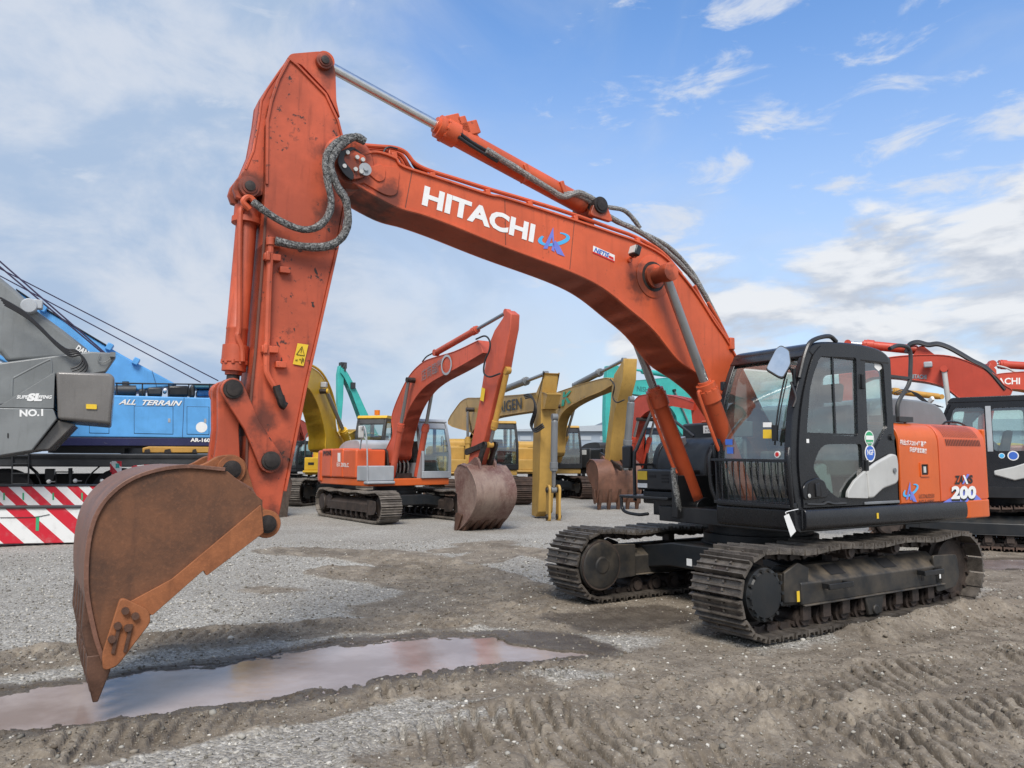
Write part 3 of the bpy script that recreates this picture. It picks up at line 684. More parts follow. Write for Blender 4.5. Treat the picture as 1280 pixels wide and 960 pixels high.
# --- bucket
prof = smooth2([(6.30, 1.60), (6.60, 1.62), (6.86, 1.555), (7.03, 1.41), (7.105, 1.20), (7.11, .88), (7.05, .58), (6.99, .40)], 6)
d = MB(); d.ribbon(prof, -.60, .60, .028); d.ribbon([(6.30, 1.60), (6.10, 1.48), (6.03, 1.36)], -.56, .56, .02)
bk = E1.add(d, 'bucket', [M['bucketshell']], bevel=.004)
K = lambda mb, nm, m, **k: mb.build(nm, m, bk, **k)
side = [(6.28, 1.60), (6.03, 1.39), (6.02, 1.16), (6.40, .89), (6.42, .93), (6.73, .66), (6.96, .42)]+prof[::-1][2:]
for s in (-1, 1):
    d = MB(); d.prism(side, s*.545, s*.58); K(d, 'side_plate', M['bucket'], bevel=.003)
    d = MB(); d.prism(rounded([(6.045, 1.36), (6.02, 1.16), (6.40, .885), (6.42, .925), (6.73, .655), (6.90, .74), (6.62, .88)], .01), s*.58, s*.605); K(d, 'edge_strip', M['bucketstrip'], bevel=.004)
    d = MB(); d.prism(rounded([(6.93, .80), (6.76, .70), (6.74, .62), (6.93, .36), (7.01, .34), (7.02, .45), (6.98, .60)], .04), s*.605, s*.64); cut = K(d, 'side_cutter', M['bucketstrip'], bevel=.006)
    for x, z in ((6.90, .71), (6.84, .67), (6.94, .62), (6.88, .60), (6.97, .54)): d = MB(); d.cyl((x, s*.63, z), (x, s*.668, z), .024, n=8); d.build('bolt', M['tooth'], cut)
    for x in (6.86, 6.93): d = MB(); d.bar((x, s*.645, .62), (x+.03, s*.645, .45), .02, .02); d.build('rib', M['tooth'], cut)
    ear = rounded([(6.52, 1.60), (6.36, 1.66), (6.29, 1.71), (6.17, 1.725), (6.09, 1.68), (6.05, 1.56), (6.00, 1.40), (5.93, 1.30), (5.84, 1.26), (5.80, 1.18), (5.85, 1.10), (5.94, 1.10), (6.02, 1.18), (6.05, 1.40), (6.28, 1.55)], .04)
    d = MB(); d.prism(ear, s*.215, s*.27); K(d, 'hinge_ear', M['bucketstrip'], bevel=.006)
    for (x, z), r in (((wx, wz), .085), ((5.915, 1.195), .085)):
        pinboss(E1, x, z, s*.20, s*.305, r*1.25, M['bucketstrip'], bk, 'pin_boss'); pinboss(E1, x, z, s*.25, s*.325, r*.82, M['pin'], bk)
for k in range(5):
    y = -.50+.25*k; wd = .075
    d = MB(); ad = [(7.13, .84), (7.135, .60), (7.09, .40), (6.96, .40), (6.95, .50), (7.04, .60), (7.11, .84)]
    d.prism(ad, y-.055, y+.055); o = K(d, 'tooth_adapter', M['tooth'], bevel=.006)
    d = MB(); rings = [[(7.10, y-wd*.75, .43), (7.10, y+wd*.75, .43), (6.95, y+wd*.75, .43), (6.95, y-wd*.75, .43)], [(7.095, y-wd*.8, .32), (7.095, y+wd*.8, .32), (6.96, y+wd*.8, .32), (6.96, y-wd*.8, .32)], [(7.05, y-wd*.45, .13), (7.05, y+wd*.45, .13), (7.02, y+wd*.45, .13), (7.02, y-wd*.45, .13)]]
    d.loft(rings); d.build('tooth', M['tooth'], o, bevel=.006)
# --- upper structure of the excavator in front
d = MB(); d.bounds(-2.5, .38, -1.30, .34, .95, 1.13); d.bounds(.38, .95, -.72, .34, .95, 1.129); d.bounds(-2.4, 1.05, .3, 1.30, .96, 1.17); d.bounds(.3, 1.0, -.45, -.35, 1.0, 1.5); d.bounds(.3, 1.0, .25, .33, 1.0, 1.5)
E1.add(d, 'swing_frame', M['black'], bevel=.01)
d = MB()
for s in (-1, 1): d.prism(rounded([(-.35, 1.13), (.2, 1.13), (.08, 1.95), (-.05, 2.05), (-.2, 1.95)], .08), s*.26, s*.32)
d.prism(rounded([(.45, .98), (.78, .98), (.75, 1.18), (.60, 1.25), (.48, 1.18)], .05), .28, .52); d.prism(rounded([(.45, .98), (.78, .98), (.75, 1.18), (.60, 1.25), (.48, 1.18)], .05), -.52, -.28)
E1.add(d, 'boom_bracket', M['black'], bevel=.008)
# skirt: a rounded black beam along the left side
d = MB(); sk = rounded([(1.22, .985), (1.385, .985), (1.40, 1.09), (1.385, 1.20), (1.22, 1.20)], .05, 4); d.prism(sk, -2.02, .98, 'x'); 
d.prism([(x, z) for x, z in rounded([(.55, .985), (1.36, .985), (1.36, 1.20), (.55, 1.20)], .03)], .98, 1.0, 'x')
skirt = E1.add(d, 'side_skirt', M['cab'], bevel=.008)
d = MB(); d.bounds(-.205, -.175, 1.399, 1.404, 1.06, 1.12); d.build('reflector', M['yellowdecal'], skirt)
d = MB(); d.prism([(.34, 1.02), (1.30, 1.02), (1.36, 1.20), (.34, 1.20)], .98, 1.06, 'x'); d.prism(rounded([(1.0, .96), (1.08, 1.0), (1.1, 1.19), (.98, 1.2)], .02), .34, 1.34)
E1.add(d, 'cab_floor_frame', M['cab'], bevel=.01)
# engine side doors with a shoulder that rolls over to the top
sh = smooth2([(1.36, 1.205), (1.362, 1.6), (1.36, 1.86), (1.345, 1.97), (1.29, 2.055), (1.18, 2.10), (.9, 2.125), (.3, 2.13)], 4)
def shell(x0, x1, name, mat, off=0.0):
    d = MB(); o2 = [(y-.03, z-.03) for y, z in sh[::-1]]
    d.prism([(y+off, z+off*.5) for y, z in sh]+o2, x0, x1, 'x'); return E1.add(d, name, mat, bevel=.006)
door1 = shell(-.715, -1.50, 'side_door', M['house2']); door2 = shell(-1.515, -2.56, 'side_door', M['house'], .004)
d = MB(); d.bounds(-.70, -2.56, .3, 1.27, 1.15, 2.0); E1.add(d, 'engine_bay', M['seam'])
lp = rounded([(1.30, 1.62), (0, 0), (0, 0)], 0)
d = MB(); x0, z0 = E1.inv(1156, 587, 1.37)
d.plate(rounded([(x0-.09, z0-.08), (x0+.09, z0-.08), (x0+.09, z0+.08), (x0-.09, z0+.08)], .01), [rounded([(x0-.07, z0-.06), (x0+.07, z0-.06), (x0+.07, z0+.06), (x0-.07, z0+.06)], .01)], 1.358, 1.374)
lt = d.build('door_latch', M['house2'], door1); d = MB(); d.bounds(x0-.07, x0+.07, 1.3595, 1.3645, z0-.06, z0+.06); d.mat(1).bounds(x0-.025, x0+.02, 1.364, 1.372, z0-.035, z0+.035); d.build('latch_recess', [M['seam'], M['lgrey']], lt)
d = MB(); E1.text(d, '排出ガス2014年基準', (1125, 556), (1158, 558.5), (1125, 549), 1.368, bold=.02); E1.text(d, '超低騒音型建機', (1137, 565), (1158.5, 567), (1137, 558.5), 1.368, bold=.02)
d.build('lettering', M['paper'], door1)
d = MB(); E1.text(d, 'UCCNL02530', (1149, 623), (1168, 622), (1149, 618), 1.368); E1.text(d, 'NO.510892', (1149, 630), (1168, 629), (1149, 625), 1.368); d.build('lettering', M['blackink'], door1)
a, b, c = [Vector(E1.p3(*q, 1.367)) for q in ((1128, 628), (1146, 627), (1130, 602))]
logo(E1, a, b-a, c-a, door1)
# vents on the second door: one row on the shoulder, one on the flank
def sh_at(t):
    i = t*(len(sh)-1); k = min(int(i), len(sh)-2); f = i-k; return Vector((sh[k][0]*(1-f)+sh[k+1][0]*f, sh[k][1]*(1-f)+sh[k+1][1]*f))
def sh_z(z):
    for i in range(len(sh)-1):
        if sh[i][1] <= z <= sh[i+1][1]: f = (z-sh[i][1])/max(sh[i+1][1]-sh[i][1], 1e-6); return Vector((sh[i][0]*(1-f)+sh[i+1][0]*f, z)), Vector((sh[i+1][0]-sh[i][0], sh[i+1][1]-sh[i][1])).normalized()
    return Vector(sh[-1]), Vector((-1, 0))
for (za, zb, lean) in ((1.845, 1.925, .02), (1.945, 2.085, .05)):
    d = MB()
    wv = .0042 if za > 1.9 else .0065
    for k in range(22):
        x = -1.62-.036*k-(.02 if za > 1.9 else .06); pts = []
        zs = [za+(zb-za)*j/4 for j in range(5)]
        for j, z in enumerate(zs):
            p, t = sh_z(z); n2 = Vector((t.y, -t.x)); p = p+n2*.008+Vector((.004, .002)); pts.append((p, lean*j/4))
        for j in range(4):
            (p, l0), (q, l1) = pts[j], pts[j+1]; d.face([(x+l0-wv, p.x, p.y), (x+l0+wv, p.x, p.y), (x+l1+wv, q.x, q.y), (x+l1-wv, q.x, q.y)])
    d.build('vent_slots', M['seam'], door2)
d = MB(); E1.text(d, 'ZA', (1193.2, 605.5), (1204.2, 605), (1194, 594.5), 1.372, bold=.04, slant=.0); E1.text(d, 'IS', (1209, 604.8), (1216, 604.3), (1209.2, 594), 1.372, bold=.04); d.build('lettering', M['blackink'], door2)
d = MB(); xa = [E1.p3(*q, 1.373) for q in ((1202.5, 605), (1205, 605), (1212, 593), (1209, 592.5))]; d.face(xa); d.mat(1); d.face([E1.p3(*q, 1.3745) for q in ((1203.5, 594), (1206, 594), (1210.5, 605), (1208, 605))])
d.build('lettering', [M['violet'], M['paper']], door2)
d = MB(); d.face([E1.p3(*q, 1.3705) for q in ((1178, 628.5), (1192, 620), (1196, 612), (1216, 611), (1220, 618), (1229, 626.5))]); sw = d.build('emblem', M['violet'], door2)
d = MB(); E1.text(d, '200', (1189.6, 626.8), (1219.6, 626), (1190.3, 609), 1.374, bold=.05); d.build('lettering', M['blackink'], sw)
d = MB(); E1.text(d, '200', (1189, 624.2), (1220, 623.5), (1189.7, 607.4), 1.379, bold=.05); d.build('lettering', M['white'], sw)
# counterweight
plan = rounded([(-2.02, 1.38), (-2.60, 1.38), (-2.78, 1.15), (-2.92, .6), (-2.95, 0), (-2.92, -.6), (-2.78, -1.15), (-2.60, -1.38), (-2.45, -1.38), (-2.45, 1.1), (-2.02, 1.1)], .1, 5)
d = MB(); d.prism([p for p in plan], .985, 1.20, 'z')
plan2 = rounded([(-2.575, 1.36), (-2.66, 1.33), (-2.80, 1.13), (-2.92, .6), (-2.95, 0), (-2.92, -.6), (-2.80, -1.13), (-2.66, -1.33), (-2.575, -1.36)], .12, 5)
d.prism(plan2, 1.205, 2.06, 'z')
E1.add(d, 'counterweight', M['house2'], bevel=.10, seg=5)
# hood, right-hand body, tank, valve cover
d = MB(); hp = smooth2([(-.85, 2.06), (-.90, 2.32), (-1.05, 2.41), (-1.6, 2.43), (-2.15, 2.41), (-2.42, 2.34), (-2.55, 2.20), (-2.59, 2.06)], 4); d.prism(hp, -.75, .93)
E1.add(d, 'engine_hood', M['hood'], bevel=.06, seg=4)
d = MB(); d.tube([(-.72, 1.03, 2.14), (-1.35, 1.03, 2.17), (-1.42, 1.03, 2.12)], .016, 6); E1.add(d, 'hood_rail', M['cab']); d = MB(); d.tube([(-2.3, 1.0, 2.12), (-2.35, 1.03, 2.16), (-2.5, 1.1, 2.15), (-2.75, 1.1, 2.09)], .014, 6); E1.add(d, 'hood_rail', M['cab']); d = MB(); d.bounds(-.74, -.95, 1.0, 1.2, 2.11, 2.19); E1.add(d, 'rail_foot', M['cab'])
d = MB(); d.bounds(-2.5, -.62, -1.34, -.36, 1.13, 2.06); E1.add(d, 'engine_door', M['house'], bevel=.05, seg=3)
d = MB(); d.bounds(-.60, -.06, -1.32, -.34, 1.13, 2.17); vc = E1.add(d, 'valve_cover', M['black'], bevel=.03)
d = MB(); d.bounds(-.58, -.10, -1.0, -.5, 2.17, 2.20); d.build('cover_strip', M['house'], vc, bevel=.01)
q = [E1.inv(0, 0, 0)]
d = MB(); d.bounds(-.058, -.052, -.92, -.61, 2.03, 2.13); pl = d.build('plate', M['paper'], vc)
d = MB(); text_on(d, '排出ガス基準', (-.049, -.89, 2.085), (0, .25, 0), (0, 0, .025)); text_on(d, '2.7K  1.2t', (-.049, -.89, 2.045), (0, .25, 0), (0, 0, .025)); d.build('lettering', M['blackink'], pl)
d = MB(); d.prism(smooth2([(.46, 1.13), (.45, 1.55), (.38, 1.80), (.22, 1.93), (-.06, 1.98)], 4)+[(-.06, 1.13)], -1.36, -.42); E1.add(d, 'fuel_tank', M['dgrey'], bevel=.04, seg=3)
d = MB(); d.prism(smooth2([(.46, 1.55), (.39, 1.81), (.23, 1.945), (-.07, 1.995)], 4)+[(-.07, 1.93), (.17, 1.88), (.33, 1.76), (.40, 1.55)], -1.375, -1.28); E1.add(d, 'tank_rib', M['black'], bevel=.01)
d = MB(); d.cyl((.30, -.95, 1.86), (.33, -.95, 1.97), .06, n=14); d.cyl((.475, -.80, 1.62), (.52, -.80, 1.62), .035, n=10); d.bounds(.46, .50, -.90, -.86, 1.45, 1.60); E1.add(d, 'filler_cap', M['lgrey'])
d = MB(); d.bounds(.40, .80, -1.28, -.52, 1.30, 1.56); d.bounds(.45, .76, -1.22, -.55, 1.13, 1.30); tb = E1.add(d, 'tool_box', M['black'], bevel=.025, seg=3)
d = MB(); d.bounds(.802, .806, -1.26, -1.08, 1.43, 1.54); d.build('warning_sticker', M['yellowdecal'], tb)
d = MB(); d.bounds(.802, .806, -1.26, -1.08, 1.33, 1.385); d.build('sticker', M['paper'], tb)
for z in (1.44, 1.48, 1.40): d = MB(); d.bounds(.801, .805, -.82, -.70, z, z+.022); d.build('vent_slot', M['seam'], tb)
d = MB(); d.bounds(.801, .805, -1.05, -.93, 1.46, 1.49); d.build('box_handle', M['seam'], tb)
d = MB(); d.bounds(.56, 1.0, -1.40, -.52, 1.20, 1.235); d.bounds(.60, .80, -.98, -.55, 1.0, 1.2); d.tube([(.98, -1.38, 1.21), (.98, -1.34, 1.04), (.96, -1.1, 1.0), (.96, -.9, 1.02)], .022, 8); E1.add(d, 'access_step', M['black'], bevel=.01)
d = MB(); d.tube([(.72, -1.41, 1.15), (.72, -1.41, 1.72), (.66, -1.41, 1.86), (.34, -1.41, 2.42), (.27, -1.41, 2.48), (.18, -1.41, 2.44), (-.02, -1.41, 1.98)], .024, 10); d.bar((.72, -1.41, 1.62), (.42, -1.38, 1.62), .03, .03); d.tube([(.34, -1.41, 2.40), (.3, -1.1, 2.2), (.25, -.8, 1.98)], .02, 8); E1.add(d, 'handrail', M['dgrey'])
d = MB(); d.box((.74, -1.52, 1.72), (.07, .17, .30)); mr = E1.add(d, 'mirror', M['black'], bevel=.025, seg=3)
d = MB(); d.tube([(.70, -1.41, 1.60), (.72, -1.48, 1.64), (.72, -1.50, 1.70)], .012, 6); d.build('mirror_arm', M['black'], mr)
d = MB(); d.bounds(-.05, .30, -.30, .30, 1.13, 1.35); d.bounds(-.6, -.1, -.3, .3, 1.13, 1.75); E1.add(d, 'hose_manifold', M['pin'], bevel=.03)
for k in range(6):
    y = -.26+.1*k; d = MB(); d.tube([(.1, y, 1.3), (.35, y, 1.55+.05*(k % 2)), (.5, y*.8, 1.75), (.45, y*.7, 2.0)], .03, 8, 8, wob=.12); E1.add(d, 'sleeved_hose', M['sleeve'])

# --- cab
cx0, cx1, cy0, cy1 = -.68, 1.1, .35, 1.345
fprof = smooth2([(1.06, 1.19), (1.115, 1.5), (1.115, 1.8), (1.05, 2.2), (.94, 2.52), (.83, 2.74), (.72, 2.84)], 4)
d = MB()
# rear quarter on the left, right wall, rear wall
rq = rounded([(-.085, 1.205), (-.68, 1.205), (-.68, 1.72), (-.63, 2.0), (-.63, 2.78), (-.55, 2.85), (-.085, 2.88)], [0, .02, .1, .2, .08, .08, 0])
rw = rounded([(-.175, 2.765), (-.52, 2.745), (-.54, 2.05), (-.28, 1.78), (-.165, 1.78)], .05)
d.plate(rq, [rw], cy1-.05, cy1)
wall = [(p[0]-.02, p[1]) for p in fprof]+[(-.55, 2.85), (-.65, 2.75), (-.65, 1.2)]
d.plate(wall, [rounded([(.92, 1.55), (.80, 2.5), (.68, 2.72), (-.5, 2.72), (-.5, 1.65)], .08)], cy0, cy0+.05)
d.plate(rounded([(cy0, 1.2), (cy1-.002, 1.2), (cy1-.002, 2.84), (cy0, 2.84)], .05), [rounded([(cy0+.12, 1.85), (cy1-.12, 1.85), (cy1-.12, 2.7), (cy0+.12, 2.7)], .08)], -.66, -.62, 'x')
d.bounds(-.66, 1.04, cy0+.002, cy1-.052, 1.19, 1.24)
cab = E1.add(d, 'cab', M['cab'], bevel=.008)
Cb = lambda mb, nm, m, **k: mb.build(nm, m, cab, **k)
# front pillars sweep from the floor to the roof
d = MB()
for y0, y1 in ((cy0, cy0+.07), (cy1-.085, cy1)):
    d.prism(fprof+[(p[0]-.10, p[1]) for p in fprof[::-1]], y0, y1)
d.ribbon([(.845, 2.735), (.79, 2.80), (.70, 2.86)], cy0, cy1, .03); d.bounds(1.03, 1.10, cy0, cy1, 1.19, 1.26)
Cb(d, 'front_pillar', M['cab'], bevel=.025, seg=3)
d = MB(); gp = [(p[0]-.035, p[1]) for p in fprof if p[1] < 2.80]
d.ribbon(gp, cy0+.06, cy1-.08, .006); Cb(d, 'windscreen', M['glass'])
d = MB(); rp = smooth2([(.80, 2.78), (.74, 2.86), (.55, 2.905), (.1, 2.93), (-.35, 2.915), (-.58, 2.86), (-.655, 2.77)], 4)
d.prism(rp+[(-.60, 2.74), (.74, 2.74)], cy0-.012, cy1+.006); Cb(d, 'roof', M['cab'], bevel=.035, seg=3)
# door with two panes
fd = [(p[0]-.10, p[1]) for p in fprof if 1.2 < p[1] < 2.82]
dp = [(-.07, 1.21)]+[(fd[0][0], 1.21)]+fd+[(.60, 2.855), (-.07, 2.87)]
w1 = rounded([(.885, 1.945), (.03, 1.93), (.0, 2.775), (.62, 2.745), (.80, 2.45)], [.04, .04, .04, .06, .3])
w2 = rounded([(.82, 1.60), (.66, 1.84), (-.02, 1.85), (-.03, 1.62), (.17, 1.29), (.44, 1.29), (.60, 1.40)], [.08, .15, .04, .05, .12, .1, .1])
d = MB(); d.plate(dp, [w1, w2], cy1-.04, cy1+.016); door = Cb(d, 'door', M['cab'], bevel=.006)
d = MB(); d.plate(w1, [[(Vector(p)-Vector((.42, 2.35)))*.965+Vector((.42, 2.35)) for p in w1][k].to_tuple() for k in range(0)] and [], cy1-.012, cy1-.006); d.build('window_pane', M['glass'], door)
d = MB(); d.plate(w2, [], cy1-.012, cy1-.006); d.build('window_pane', M['glassd'], door)
d = MB(); d.bounds(.385, .41, cy1-.004, cy1+.006, 1.945, 2.765); d.bounds(.03, .88, cy1-.004, cy1+.008, 1.94, 1.955); d.build('window_bar', M['cab'], door)
d = MB(); d.plate(rw, [], cy1-.03, cy1-.024); Cb(d, 'window_pane', M['glass'])
d = MB(); d.plate(rounded([(.90, 1.57), (.78, 2.48), (.66, 2.70), (-.48, 2.70), (-.48, 1.67)], .08), [], cy0+.02, cy0+.026); Cb(d, 'window_pane', M['glass'])
d = MB(); d.plate(rounded([(cy0+.13, 1.86), (cy1-.13, 1.86), (cy1-.13, 2.69), (cy0+.13, 2.69)], .08), [], -.645, -.64, 'x'); Cb(d, 'window_pane', M['glass'])
# door handle housing
hx = [E1.inv(a, b, 1.365) for a, b in ((1002.5, 610), (1008, 602), (1020, 597), (1030, 601), (1035, 618), (1032, 622), (1004, 625))]
d = MB(); d.prism(rounded(hx, .04), cy1+.014, cy1+.032); hh = d.build('handle_housing', M['cab'], door, bevel=.01)
hc = E1.inv(1019, 612, 1.38); d = MB(); d.prism(rounded([(hc[0]-.12, hc[1]-.075), (hc[0]+.12, hc[1]-.075), (hc[0]+.10, hc[1]+.07), (hc[0]-.07, hc[1]+.07)], .05), cy1+.0325, cy1+.036); d.build('handle_recess', M['seam'], hh)
d = MB(); d.bounds(hc[0]-.05, hc[0]+.01, cy1+.036, cy1+.055, hc[1]-.07, hc[1]+.06); d.mat(1).cyl((hc[0]+.10, cy1+.034, hc[1]-.06), (hc[0]+.10, cy1+.045, hc[1]-.06), .022, n=12); d.build('door_handle', [M['cab'], M['lgrey']], hh, bevel=.012)
d = MB(); d.tube([(.93, cy1+.02, 1.245), (.7, cy1+.022, 1.235), (.62, cy1+.03, 1.255), (.5, cy1+.022, 1.235), (.3, cy1+.02, 1.235)], .014, 6); d.build('door_trim', M['dgrey'], door)
for z in (2.52, 1.95 - .35):
    d = MB(); d.cyl((-.078, cy1+.026, z-.08), (-.078, cy1+.026, z+.08), .024, n=12); d.bounds(-.12, -.03, cy1, cy1+.02, z-.07, z+.07); d.build('hinge', M['black'], door, bevel=.004)
d = MB(); d.cyl((-.60, cy1+.001, 1.93), (-.60, cy1+.022, 1.93), .035, n=16); Cb(d, 'door_stop', M['black'])
# white wing panels below the rear window
wp = [E1.inv(a, b, 1.37) for a, b in ((1081.5, 587), (1095, 577), (1113, 567), (1119, 568.5), (1121, 580), (1121, 601), (1118, 605), (1102, 611), (1090, 622.5), (1084, 623))]
wq = [E1.inv(a, b, 1.37) for a, b in ((1057, 622.5), (1058, 614), (1066, 601), (1080, 588), (1083, 623))]
d = MB(); d.prism(rounded(wp, .03), cy1, cy1+.05); wg = Cb(d, 'wing_panel', M['lgrey'], bevel=.02, seg=3)
d = MB(); d.prism(rounded(wq, .02), cy1+.017, cy1+.05); d.build('wing_panel', M['lgrey'], door, bevel=.02, seg=3)
c = E1.p3(1118, 588, 1.40); d = MB(); d.cyl(c, (c[0], c[1]+.012, c[2]), .026, n=14); d.build('lock', M['hood'], wg)
d = MB(); d.bounds(-.66, -.02, cy1+.002, cy1+.03, 1.208, 1.24); Cb(d, 'sill', M['hood'], bevel=.008)
# stickers
def disc(px, py, y, r, m, parent, m2, ring=.8, txt=None):
    c = E1.p3(px, py, y); d = MB(); d.cyl((c[0], y, c[2]), (c[0], y+.002, c[2]), r, n=24); st = d.build('sticker', m, parent)
    d = MB(); d.cyl((c[0], y+.002, c[2]), (c[0], y+.004, c[2]), r*ring, n=24); o = d.build('sticker_disc', m2, st)
    return st, c
st, c = disc(1086.5, 548, cy1+.003, .085, M['paper'], cab, M['greendecal'], .86); d = MB(); d.bounds(c[0]-.065, c[0]+.065, cy1+.007, cy1+.009, c[2]-.015, c[2]+.03); d.build('sticker_band', M['paper'], st); d = MB(); text_on(d, '★★★', (c[0]+.05, cy1+.0095, c[2]-.06), (-.1, 0, 0), (0, 0, .03)); d.build('lettering', M['paper'], st)
st, c = disc(1087.5, 566.5, cy1+.003, .095, M['paper'], cab, M['bluedecal'], .82); d = MB(); text_on(d, 'NGF', (c[0]+.055, cy1+.0075, c[2]-.02), (-.11, 0, 0), (0, 0, .06), bold=.03); d.build('lettering', M['paper'], st)
sc_ = [E1.p3(a, b, cy1-.0225) for a, b in ((1093, 452), (1103, 453), (1103, 460), (1098, 464), (1093, 459))]; d = MB(); d.face(sc_); Cb(d, 'sticker', M['paper'])
d = MB(); d.bounds(.855, .895, cy1+.0165, cy1+.0185, 1.85, 1.89); Cb(d, 'sticker', M['paper'])
# front guard: a frame with upright bars low on the windscreen
gx = 1.17; d = MB()
d.bar((gx, cy0-.0, 1.685), (gx, cy1+.02, 1.67), .05, .03); d.bar((gx-.02, cy0+.02, 1.235), (gx-.02, cy1+.0, 1.225), .04, .035)
for k in range(12):
    y = cy0+.06+(cy1-cy0-.1)*k/11; d.bar((gx-.005, y, 1.24), (gx, y, 1.68), .008, .015, (0, 1, 0))
d.tube([(gx-.02, cy1+.0, 1.80), (gx+.02, cy1+.02, 1.68), (gx+.0, cy1+.02, 1.4), (gx-.04, cy1-.0, 1.22)], .022, 8); d.tube([(gx-.02, cy0, 1.80), (gx+.02, cy0-.01, 1.68), (gx, cy0-.01, 1.4), (gx-.04, cy0+.02, 1.24)], .022, 8)
Cb(d, 'front_guard', M['cab'], bevel=.004)
# wiper, cab hand rail, mirror, small fittings
d = MB(); d.tube([(1.125, 1.16, 1.83), (1.11, 1.17, 2.0), (1.075, 1.18, 2.2), (1.0, 1.19, 2.45), (.93, 1.2, 2.62)], .010, 6); d.tube([(1.12, 1.19, 1.95), (1.07, 1.22, 2.25), (1.0, 1.24, 2.5)], .007, 6); d.box((1.13, 1.17, 1.95), (.03, .06, .16)); Cb(d, 'wiper', M['black'], bevel=.004)
d = MB(); d.tube([(.97, 1.36, 2.50), (.86, 1.37, 2.78), (.74, 1.37, 2.90), (.45, 1.35, 2.97), (.3, 1.33, 2.93)], .024, 8); d.tube([(1.02, 1.30, 2.46), (1.04, 1.37, 2.30), (1.09, 1.37, 2.2)], .014, 8); Cb(d, 'grab_rail', M['black'])
mc = E1.p3(973, 452, 1.18)
d = MB(); mp = rounded([(.03, .18), (.11, .12), (.12, -.03), (.04, -.175), (.0, -.165), (-.125, -.075), (-.02, .14)], .03, 4)
nrm = Vector((.78, .62, .22)).normalized(); u = Vector((0, 0, 1)).cross(nrm).normalized(); v = nrm.cross(u)
nrm2 = nrm
ctr = Vector((1.28, 1.22, 2.70))
O = Vector(E1.p3(973, 452, 1.24)); fw = Vector((1.3, 1.24, 0)); ctr = O
r0 = [ctr+u*a+v*b for a, b in mp]; r1 = [p-nrm*.05 for p in r0]; r2 = [ctr-nrm*.085+(p-ctr)*.7 for p in r0]
d.loft([r0, r1, r2]); mr = Cb(d, 'mirror', M['black'], bevel=.006)
d = MB(); d.face([ctr+nrm*.004+(p-ctr)*.93 for p in r0]); d.build('mirror_glass', M['mirror'], mr)
d = MB(); d.tube([tuple(ctr-nrm*.07), (ctr.x-.12, 1.28, ctr.z-.06), (.97, 1.30, 2.52)], .013, 8); d.cyl((.98, 1.31, 2.42), (.98, 1.31, 2.60), .02, n=10); d.build('mirror_arm', M['black'], mr)
for bb_ in ((1.14, 1.17, cy1-.03, cy1+.02, 1.70, 1.80), (1.13, 1.17, cy0-.02, cy0+.04, 1.70, 1.84), (.93, .97, cy0-.03, cy0+.02, 2.45, 2.55)): d = MB(); d.bounds(*bb_); Cb(d, 'guard_bracket', M['cab'], bevel=.008)
# inside: seat, consoles, monitor, levers
d = MB(); d.prism(rounded([(-.22, 1.55), (.30, 1.55), (.32, 1.70), (-.20, 1.72)], .06), .62, 1.10); d.prism(rounded([(-.18, 1.68), (-.08, 1.70), (-.24, 2.30), (-.36, 2.28)], .05), .63, 1.09); d.prism(rounded([(-.27, 2.33), (-.19, 2.33), (-.23, 2.55), (-.31, 2.53)], .04), .72, 1.0); seat = Cb(d, 'seat', M['seat'], bevel=.03, seg=3)
d = MB(); d.bounds(-.15, .25, .65, 1.06, 1.24, 1.55); d.bounds(-.12, .52, .46, .58, 1.5, 1.78); d.bounds(-.12, .45, 1.13, 1.24, 1.5, 1.74); d.bounds(-.6, -.3, .42, 1.28, 1.24, 1.75); Cb(d, 'console', M['interior'], bevel=.03, seg=3)
d = MB()
for y in (.52, 1.185): d.tube([(.42, y, 1.76), (.46, y, 1.88), (.45, y, 1.95)], .016, 8); d.sphere((.45, y, 1.98), .035, 10, 6)
for y in (.75, .88): d.tube([(.72, y, 1.25), (.70, y, 1.45), (.62, y, 1.62)], .014, 6)
Cb(d, 'control_lever', M['black'])
d = MB(); d.box((.78, .47, 2.02), (.05, .20, .17), Matrix.Rotation(R(20), 3, 'Z')); d.tube([(.75, .46, 1.3), (.76, .46, 1.95)], .025, 8); Cb(d, 'monitor', M['interior'], bevel=.015)
d = MB(); d.prism(rounded([(.30, 1.30), (.62, 1.28), (.60, 1.62), (.36, 1.66)], .06), 1.12, 1.24); o = Cb(d, 'side_box', M['lgrey'], bevel=.03, seg=3)
for pts, m, nm in (([(907, 556), (916, 556), (916, 549), (907, 549)], 'bluedecal', 'sticker'), ([(909, 567), (917, 567), (917, 559), (909, 559)], 'bluedecal', 'sticker'), ([(954, 534), (965, 534), (965, 528), (954, 528)], 'paper', 'sticker'), ([(954, 548), (968, 548), (968, 537), (954, 537)], 'yellowdecal', 'sticker')):
    def wsx(p):
        r = ray(*p); best = None
        for k in range(200):
            x = .8+k*.002; n = E1.F; c = E1.C[0]*n[0]+E1.C[1]*n[1]+x; t = c/(r[0]*n[0]+r[1]*n[1]); X, Y, Z = r[0]*t, r[1]*t, r[2]*t+EYE
            yy = (X-E1.C[0])*E1.L[0]+(Y-E1.C[1])*E1.L[1]
            xf_ = np.interp(Z, [q[1] for q in fprof], [q[0] for q in fprof])-.031
            if best is None or abs(xf_-x) < best[0]: best = (abs(xf_-x), (x, yy, Z))
        return best[1]
    d = MB(); d.face([Vector(wsx(p))+Vector((.004, 0, 0)) for p in pts]); Cb(d, nm, M[m])
c = E1.p3(0, 0, 0)
